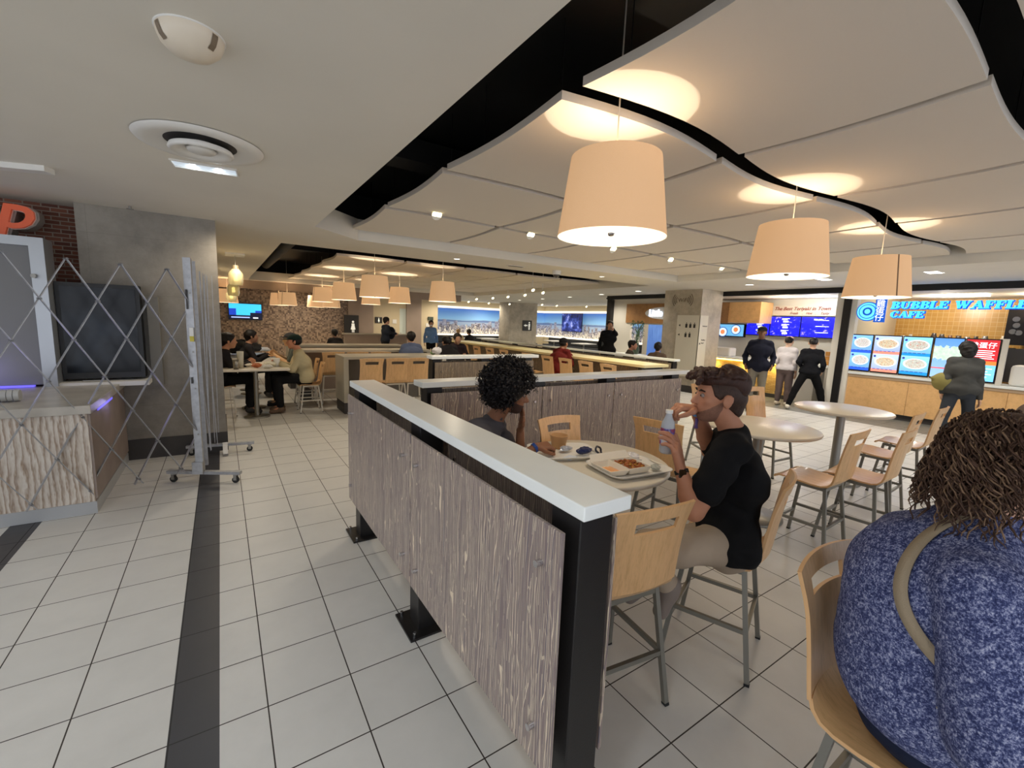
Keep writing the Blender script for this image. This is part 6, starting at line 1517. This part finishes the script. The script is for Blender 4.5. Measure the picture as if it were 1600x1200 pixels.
# ------------------------------------------------------------------ the person in the blue heather sweater
LF = Vector((.20, -.98, 0)); LR = Vector((-.98, -.20, 0))          # facing, and to their right (towards the viewer)
P0 = Vector((1.60, .27, 0))
J = dict(pelvis=P0+UZ*.72, chest=P0+UZ*1.00+LF*.03, neck=P0+UZ*1.24+LF*.06, head=P0+UZ*1.385+LF*.11, hs=1.02)
J['sR'] = P0+UZ*1.13+LR*.20+LF*.06; J['sL'] = P0+UZ*1.14-LR*.20+LF*.05; J['eR'] = P0+UZ*.84+LR*.27+LF*.13; J['eL'] = P0+UZ*.86-LR*.28+LF*.15
J['wR'] = P0+UZ*.86+LR*.18+LF*.42; J['wL'] = P0+UZ*.86-LR*.16+LF*.42
for sd, g in (('R', 1), ('L', -1)): J['h'+sd] = P0+UZ*.68+LR*.11*g+LF*.02; J['k'+sd] = P0+UZ*.67+LR*.15*g+LF*.46; J['a'+sd] = P0+UZ*.22+LR*.15*g+LF*.42; J['toe'+sd] = LF*.14-UZ*.04
def heather_fn(t, b):
    c = t.coord(); n1 = t.noise(c, 210, 3, .8); n2 = t.noise(c, 70, 3, .7)
    f = t.math('ADD', t.math('MULTIPLY', n1, .62), t.math('MULTIPLY', n2, .38))
    t.l.new(t.ramp(f, [(.40, lin((40, 46, 82))), (.49, lin((66, 74, 116))), (.56, lin((128, 134, 168))), (.66, lin((190, 192, 212)))]), b.inputs['Base Color'])
    t.l.new(t.bump(f, .6, .004), b.inputs['Normal'])
M_heather = mat('cloth_blue_heather', (70, 78, 118), .95, fn=heather_fn, spec=.15)
def lady_extra(e, PH, R, J):
    G = Blob(); c, p = Vector(J['chest']), Vector(J['pelvis']); R_ = np.array([[LR.x, LF.x, 0], [LR.y, LF.y, 0], [0, 0, 1]])
    G.ell(P0+UZ*.78+LF*.02, (.275, .215, .185), R_, .05); G.ell(P0+UZ*.96-LF*.02, (.245, .19, .20), R_, .10); G.ell(P0+UZ*1.08-LF*.03, (.20, .145, .13), R_, .10)
    G.ell(P0+UZ*.88+LF*.16, (.22, .19, .20), R_, .08)
    for q in (J['sL'], J['sR']): G.cone(Vector(J['neck'])-UZ*.04, q, .070, .085, .06)
    G.cone(P0+UZ*1.1, Vector(J['neck'])-UZ*.02, .12, .07, .06)
    tv_, tf_ = G.mesh(.012)
    for sd in 'LR': G.chain([J['s'+sd], J['e'+sd], J['w'+sd]], [.090, .104, .06], .006)
    for zz in (.83, .925): 
        for q in range(7): a_ = math.radians(-60+q*34); G.sub(P0+UZ*(zz+.02*math.sin(q))+LR*.305*math.cos(a_)-LF*.245*math.sin(a_), .022, .03)
    G.wrinkle(.0028, 34, 4); G.cut((p.x, p.y, .625), (0, 0, -1))
    top = blob_obj('sweater', [(G, .0085)], M_heather, e, .01)
    # shoulder strap, laid over the sweater from shoulder to hip
    from mathutils.bvhtree import BVHTree
    bv = BVHTree.FromPolygons([Vector(v) for v in tv_], [tuple(int(i) for i in q) for q in tf_])
    path = [(1540, 800), (1500, 812), (1462, 832), (1432, 858), (1414, 890), (1408, 922), (1414, 952), (1430, 985), (1455, 1018), (1485, 1050), (1515, 1078), (1545, 1104), (1580, 1128)]
    pts = []
    for k in range(len(path)-1):
        for q in range(3):
            t = q/3; d = (at(path[k][0]*(1-t)+path[k+1][0]*t, path[k][1]*(1-t)+path[k+1][1]*t, 1)-EYEP).normalized(); hit = bv.ray_cast(EYEP, d)
            if hit[0] is None: hit = bv.find_nearest(EYEP+d*1.2)
            pts.append((hit[0]+hit[1]*.009, hit[1]))
    for _ in range(3): pts = [pts[0]]+[((pts[i-1][0]+pts[i][0]*2+pts[i+1][0])/4, (pts[i-1][1]+pts[i][1]*2+pts[i+1][1]).normalized()) for i in range(1, len(pts)-1)]+[pts[-1]]
    vs, fs = [], []
    for k, (q, nn) in enumerate(pts):
        d = (pts[min(k+1, len(pts)-1)][0]-pts[max(k-1, 0)][0]).normalized(); s = d.cross(nn).normalized()*.0145
        vs += [q-s, q+s, q+s+nn*.003, q-s+nn*.003]
    for k in range(len(pts)-1):
        a = 4*k
        for i in range(4): fs.append((a+i, a+(i+1) % 4, a+4+(i+1) % 4, a+4+i))
    own(MB().add(vs, fs, 0, True).build('bag_strap', mat('strap_beige', (150, 134, 110), .7, bump=.5, bs=500)), e)
    b = MB(); c0 = P0+UZ*.86+LR*.33+LF*.0
    q0, q1, q2 = [(h[0], h[1]) if h[0] is not None else (P0+UZ*.8, UZ) for h in (bv.ray_cast(EYEP, (at(x_, y_, 1)-EYEP).normalized()) for x_, y_ in ((1462, 1104), (1495, 1110), (1530, 1126)))]
    b.tube([q[0]+q[1]*.005 for q in (q0, q1, q2)], .003, 6); own(b.build('zip_cord', M_chrome), e)
def lady_hair(e, PH, R, hed, hf):
    rr = random.Random(11); r2, f2, u2 = basis(hf); H = Blob(); H.ell(PH(0, -.035, .03), (.100, .112, .11), R, .01); H.ell(PH(0, -.085, -.07), (.10, .07, .10), R, .04); H.cut(PH(0, .05, .03), (f2*.9-u2*.4))
    hm = hairm('curl', (78, 56, 44)); blob_obj('hair', [(H, .008)], hm, e, .01)
    b = MB()
    for k in range(620):
        a = rr.uniform(-.05*PI, 1.05*PI); tt = rr.uniform(0, 1); el = rr.uniform(-.2, 1.3)
        x, y, z = .105*math.cos(a)*math.cos(el), -.035-.118*math.sin(a)*math.cos(el)+.01, .03+.115*math.sin(el)
        out = Vector((math.cos(a), -math.sin(a)*.9, 0)); L = rr.uniform(.10, .20); ph = rr.uniform(0, 6); rad = rr.uniform(.005, .012); pts = []
        for q in range(22):
            t = q/21; th = ph+t*rr.uniform(15.5, 16.5); base = Vector((x, y, z))+out*(.02+.035*t)+Vector((0, 0, -L*t))
            pts.append(PH(*(base+Vector((math.cos(th)*rad, math.sin(th)*rad, 0)))))
        b.tube(pts, [.0022]*20+[.0015, .0006], 4, m=0 if rr.random() < .7 else 1)
    own(b.build('curls', [hm, hairm('curl_light', (124, 98, 76))]), e)
person(J, LF, 'large person in blue heather sweater with beige bag strap and brown curls', (206, 160, 134), None, cloth('navy_trousers', (22, 30, 52)), None, res=.011, hairfn=lady_hair, extra=lady_extra, torso=1.2)
# ------------------------------------------------------------------ people farther away
def P2(px, depth, py=545): v = at(px, py, depth); return v.x, v.y
J, F = sit(3.05, .36, 180, .60, hd=(0, .03)); person(J, F, 'person in a grey and maroon cap cut off by the right picture edge', (206, 168, 140), cloth('maroon', (112, 30, 52)), cloth('denimdark', (40, 44, 56)), None, hairfn=cap_fn((150, 134, 124), True, True), res=.014)
J, F = stand(9.45, 4.85, 118, 1.80, ((.24, .03, .98), (.24, .03, .98)))
person(J, F, 'man in navy jacket, black cap and grey trousers standing before the teriyaki shop', (120, 84, 62), cloth('navy_jacket', (22, 24, 38)), cloth('grey_trouser', (120, 114, 102)), None, hairfn=cap_fn((16, 16, 20)), res=.014, torso=1.12, armr=1.12, hem=.84, sleeve=1.0)
def bunhair(col, hat=None):
    def fn(e, PH, R, hed, hf):
        r2, f2, u2 = basis(hf); H = Blob(); H.ell(PH(0, -.018, .04), (.085, .105, .09), R, .01); H.ell(PH(0, -.12, .03), (.05, .05, .05), R, .02); H.cut(PH(0, .05, .03), (f2*.9-u2*.5)); blob_obj('hair', [(H, .01)], col, e, .01)
        if hat: H = Blob(); H.ell(PH(0, .0, .085), (.078, .085, .045), R, .01); blob_obj('cap', [(H, .01)], hat, e, .01)
    return fn
def crossbag(col, h0=.98):
    def fn(e, PH, R, J):
        f = (Vector(J['toeR']) if 'toeR' in J else Vector((0, 1, 0))); c, n = Vector(J['chest']), Vector(J['neck'])
        rt = (Vector(J['sR'])-Vector(J['sL'])).normalized(); bk = rt.cross(UZ)*-1
        own(MB().tube([Vector(J['sR'])+UZ*.07, c+bk*.14+rt*.05+UZ*.05, c+bk*.15-rt*.08-UZ*.12, Vector(J['pelvis'])-rt*.2+bk*.05], .018, 6).build('bag_strap', col), e)
    return fn
J, F = stand(10.86, 4.95, -85, 1.60, ((.2, .16, 1.0), (.22, .05, .86)))
person(J, F, 'woman in pale jacket with black cross strap and brown leggings at the teriyaki counter', (214, 176, 150), cloth('pale_jacket', (206, 200, 202)), cloth('brown_legging', (98, 84, 82)), None, shoe=(214, 200, 178), hairfn=bunhair(M_hairdark, cloth('pinkcap', (226, 182, 160))), extra=crossbag(mat('strap_black', (20, 20, 24), .6)), res=.014, hem=.84)
J, F = stand(10.80, 4.42, -70, 1.60, ((.2, .2, 1.05), (.24, .1, .98)), step=1.2)
person(J, F, 'woman all in black with white shoes, striding beside the pale jacketed woman', (200, 160, 134), cloth('black_jacket', (20, 21, 26)), cloth('black_legging', (14, 14, 16)), None, shoe=(220, 212, 196), hairfn=bunhair(M_hairdark), res=.014, hem=.82, armr=1.06)
J, F = stand(10.05, 1.88, -68, 1.66, ((.22, .05, .86), (.25, .02, .80)), step=.5)
def bobhair(e, PH, R, hed, hf):
    r2, f2, u2 = basis(hf); H = Blob(); rr = random.Random(2); H.ell(PH(0, -.02, .03), (.105, .118, .105), R, .01); H.ell(PH(0, -.06, -.05), (.09, .07, .09), R, .03); H.cut(PH(0, .05, .02), (f2*.9-u2*.3)); H.wrinkle(.006, 60, 1); blob_obj('hair', [(H, .009)], M_hairdark, e, .01)
def olivebag(e, PH, R, J):
    rt = (Vector(J['sR'])-Vector(J['sL'])).normalized(); p = Vector(J['pelvis'])-rt*.24+UZ*.12; G = Blob(); G.ell(p-UZ*.03, (.09, .13, .15), None, .03); G.cone(p+UZ*.02, p-rt*.12+UZ*.02, .07, .03, .03)
    blob_obj('shoulder_bag', [(G, .014)], cloth('olive', (128, 120, 72)), e, .014)
person(J, F, 'person in dark grey jacket with olive shoulder bag facing the lit screens', (196, 156, 130), cloth('grey_jacket', (66, 66, 64)), cloth('slate_jeans', (48, 52, 58)), None, shoe=(120, 104, 92), hairfn=bobhair, extra=olivebag, res=.013, hem=.74, armr=1.08, torso=1.1)
J, F = stand(9.35, 9.1, 140, 1.84, ((.08, .18, 1.52), (.24, .05, .92)))
person(J, F, 'man in a black hooded coat standing beyond the glowing bar table, hand at his mouth', (190, 146, 120), cloth('black_coat', (24, 24, 27)), cloth('black_trouser', (24, 24, 26)), M_hairdark, res=.014, torso=1.08, armr=1.1, hem=.6)
J, F = sit(8.85, 7.95, -150, .50); person(J, F, 'black haired diner with bowed head, left one of two below the oval sign', (176, 128, 104), cloth('dark_olive', (70, 62, 52)), cloth('black_trouser', (24, 24, 26)), M_hairdark, res=.016)
J, F = sit(8.85, 7.0, -60, .50, hdz=-.01); person(J, F, 'black haired diner seen from behind, right one of two by the grey column', (150, 110, 88), cloth('brown_top', (92, 76, 64)), cloth('black_trouser', (24, 24, 26)), M_hairdark, res=.016)
J, F = sit(6.12, 7.52, -78, .575, ((.10, .42, .42), (.12, .40, .42)), lean=.20, hdz=-.03)
person(J, F, 'person in a dark red jacket and black cap bent over the glowing bar table', (170, 122, 98), cloth('dark_red', (104, 34, 32)), cloth('grey_trouser2', (116, 108, 94)), None, hairfn=cap_fn((22, 22, 26)), res=.014, armr=1.08, torso=1.1, wr=.004)
J, F = sit(3.42, 9.0, -6, .575, ((.12, .36, .40), (.12, .36, .40)), lean=.16, hdz=-.02)
person(J, F, 'person in a slate blue hoodie seen from behind at the narrow bar table', (170, 130, 104), cloth('slate_blue', (82, 92, 118)), cloth('jeans_dark', (44, 48, 60)), M_hairdark, res=.014, armr=1.1, torso=1.12)
J, F = sit(4.0, 8.25, 10, .575, ((.14, .34, .40), (.14, .34, .40)), lean=.20, hdz=-.06)
person(J, F, 'person in black hunched over with the back to the viewer, beside the white paper bag', (170, 130, 104), cloth('washed_black', (36, 34, 36)), cloth('black_trouser', (24, 24, 26)), M_hairdark, res=.014, armr=1.12, torso=1.08)
J, F = sit(4.55, 9.3, 170, .575, lean=.12, hdz=-.03)
person(J, F, 'dark clad diner leaning in behind the one hunched in black', (170, 130, 104), cloth('plum_black', (46, 36, 40)), cloth('black_trouser', (24, 24, 26)), M_hairdark, res=.018)
def backpack(e, PH, R, J):
    rt = (Vector(J['sR'])-Vector(J['sL'])).normalized(); bk = rt.cross(UZ)*-1; p = Vector(J['chest'])+bk*.2-UZ*.06; G = Blob(); G.ell(p, (.14, .14, .22), None, .03); blob_obj('backpack', [(G, .018)], cloth('pack', (26, 30, 40)), e, .018)
    own(MB().box(-.04, .04, -.004, .004, -.07, .07, M=Matrix.Translation((Vector(J['wL'])+Vector(J['wR']))/2+rt.cross(UZ)*0+UZ*.08)).build('phone', M_white), e)
J, F = stand(4.75, 15.2, -80, 1.68, ((.08, .34, 1.18), (.08, .34, 1.18)), lean=.03)
person(J, F, 'person with a dark backpack standing and looking at a phone by the cream wall', (206, 164, 140), cloth('dark_teal', (38, 44, 56)), cloth('black_trouser', (24, 24, 26)), M_hairdark, res=.018, extra=backpack, armr=1.06)
x, y = P2(673, 16.5)
J, F = stand(x, y, 165, 1.62)
def maskfn(e, PH, R, J):
    H = Blob(); H.ell(PH(0, .06, -.045), (.052, .05, .04), R, .01); blob_obj('face_mask', [(H, .012)], M_nap, e, .01)
person(J, F, 'person in a light blue shirt and white face mask walking by the left mural', (190, 150, 124), cloth('light_blue', (104, 142, 196)), cloth('black_trouser', (24, 24, 26)), M_hairdark, res=.018, extra=maskfn)
J, F = sit(1.20, 8.34, 84, .50, ((.02, .42, .36), (.02, .42, .36)), lean=.10)
person(J, F, 'person in a beige hooded jacket and dark green cap eating at the far left table', (190, 132, 102), cloth('beige_jacket', (190, 178, 144)), cloth('black_trouser', (24, 24, 26)), None, hairfn=cap_fn((30, 46, 40)), shoe=(96, 74, 56), res=.013, armr=1.15, torso=1.1)
J, F = sit(1.22, 9.02, 84, .50, ((.05, .42, .44), (.05, .40, .46)), lean=.10)
person(J, F, 'person in a grey-green t-shirt and grey flat cap beyond the beige jacket', (212, 168, 124), cloth('grey_green', (84, 90, 82)), cloth('black_trouser', (24, 24, 26)), None, hairfn=cap_fn((56, 56, 58)), res=.014, sleeve=.7)
J, F = sit(-.05, 8.5, -88, .50, ((.12, .40, .36), (.12, .40, .36)), lean=.08)
person(J, F, 'person in black mostly hidden by the concrete column at the far left table', (180, 130, 100), cloth('washed_black', (36, 34, 36)), cloth('black_trouser', (24, 24, 26)), M_hairdark, res=.016)
J, F = sit(.35, 10.0, -88, .50, ((.12, .40, .36), (.12, .40, .36)), lean=.08)
person(J, F, 'dark dressed diner behind the far left table, beside the black bag', (170, 126, 100), cloth('washed_black', (36, 34, 36)), cloth('black_trouser', (24, 24, 26)), M_hairdark, res=.018)
x, y = P2(526, 13.6)
J, F = sit(x, y, 10, .42); person(J, F, 'dark silhouetted diner in front of the black panel with the white figure', (120, 90, 74), cloth('washed_black', (36, 34, 36)), cloth('black_trouser', (24, 24, 26)), M_hairdark, res=.02, armr=1.1, torso=1.05)
x, y = P2(716, 19.3); J, F = sit(x, y, -20, .46); person(J, F, 'blond diner in a cream top at the bench below the left mural', (206, 168, 140), cloth('cream_top', (196, 170, 130)), cloth('black_trouser', (24, 24, 26)), M_hairblond, res=.022)
x, y = P2(735, 19.6); J, F = sit(x, y, 10, .46); person(J, F, 'dark haired diner in black at the bench below the left mural', (170, 126, 100), cloth('washed_black', (36, 34, 36)), cloth('black_trouser', (24, 24, 26)), M_hairdark, res=.022)
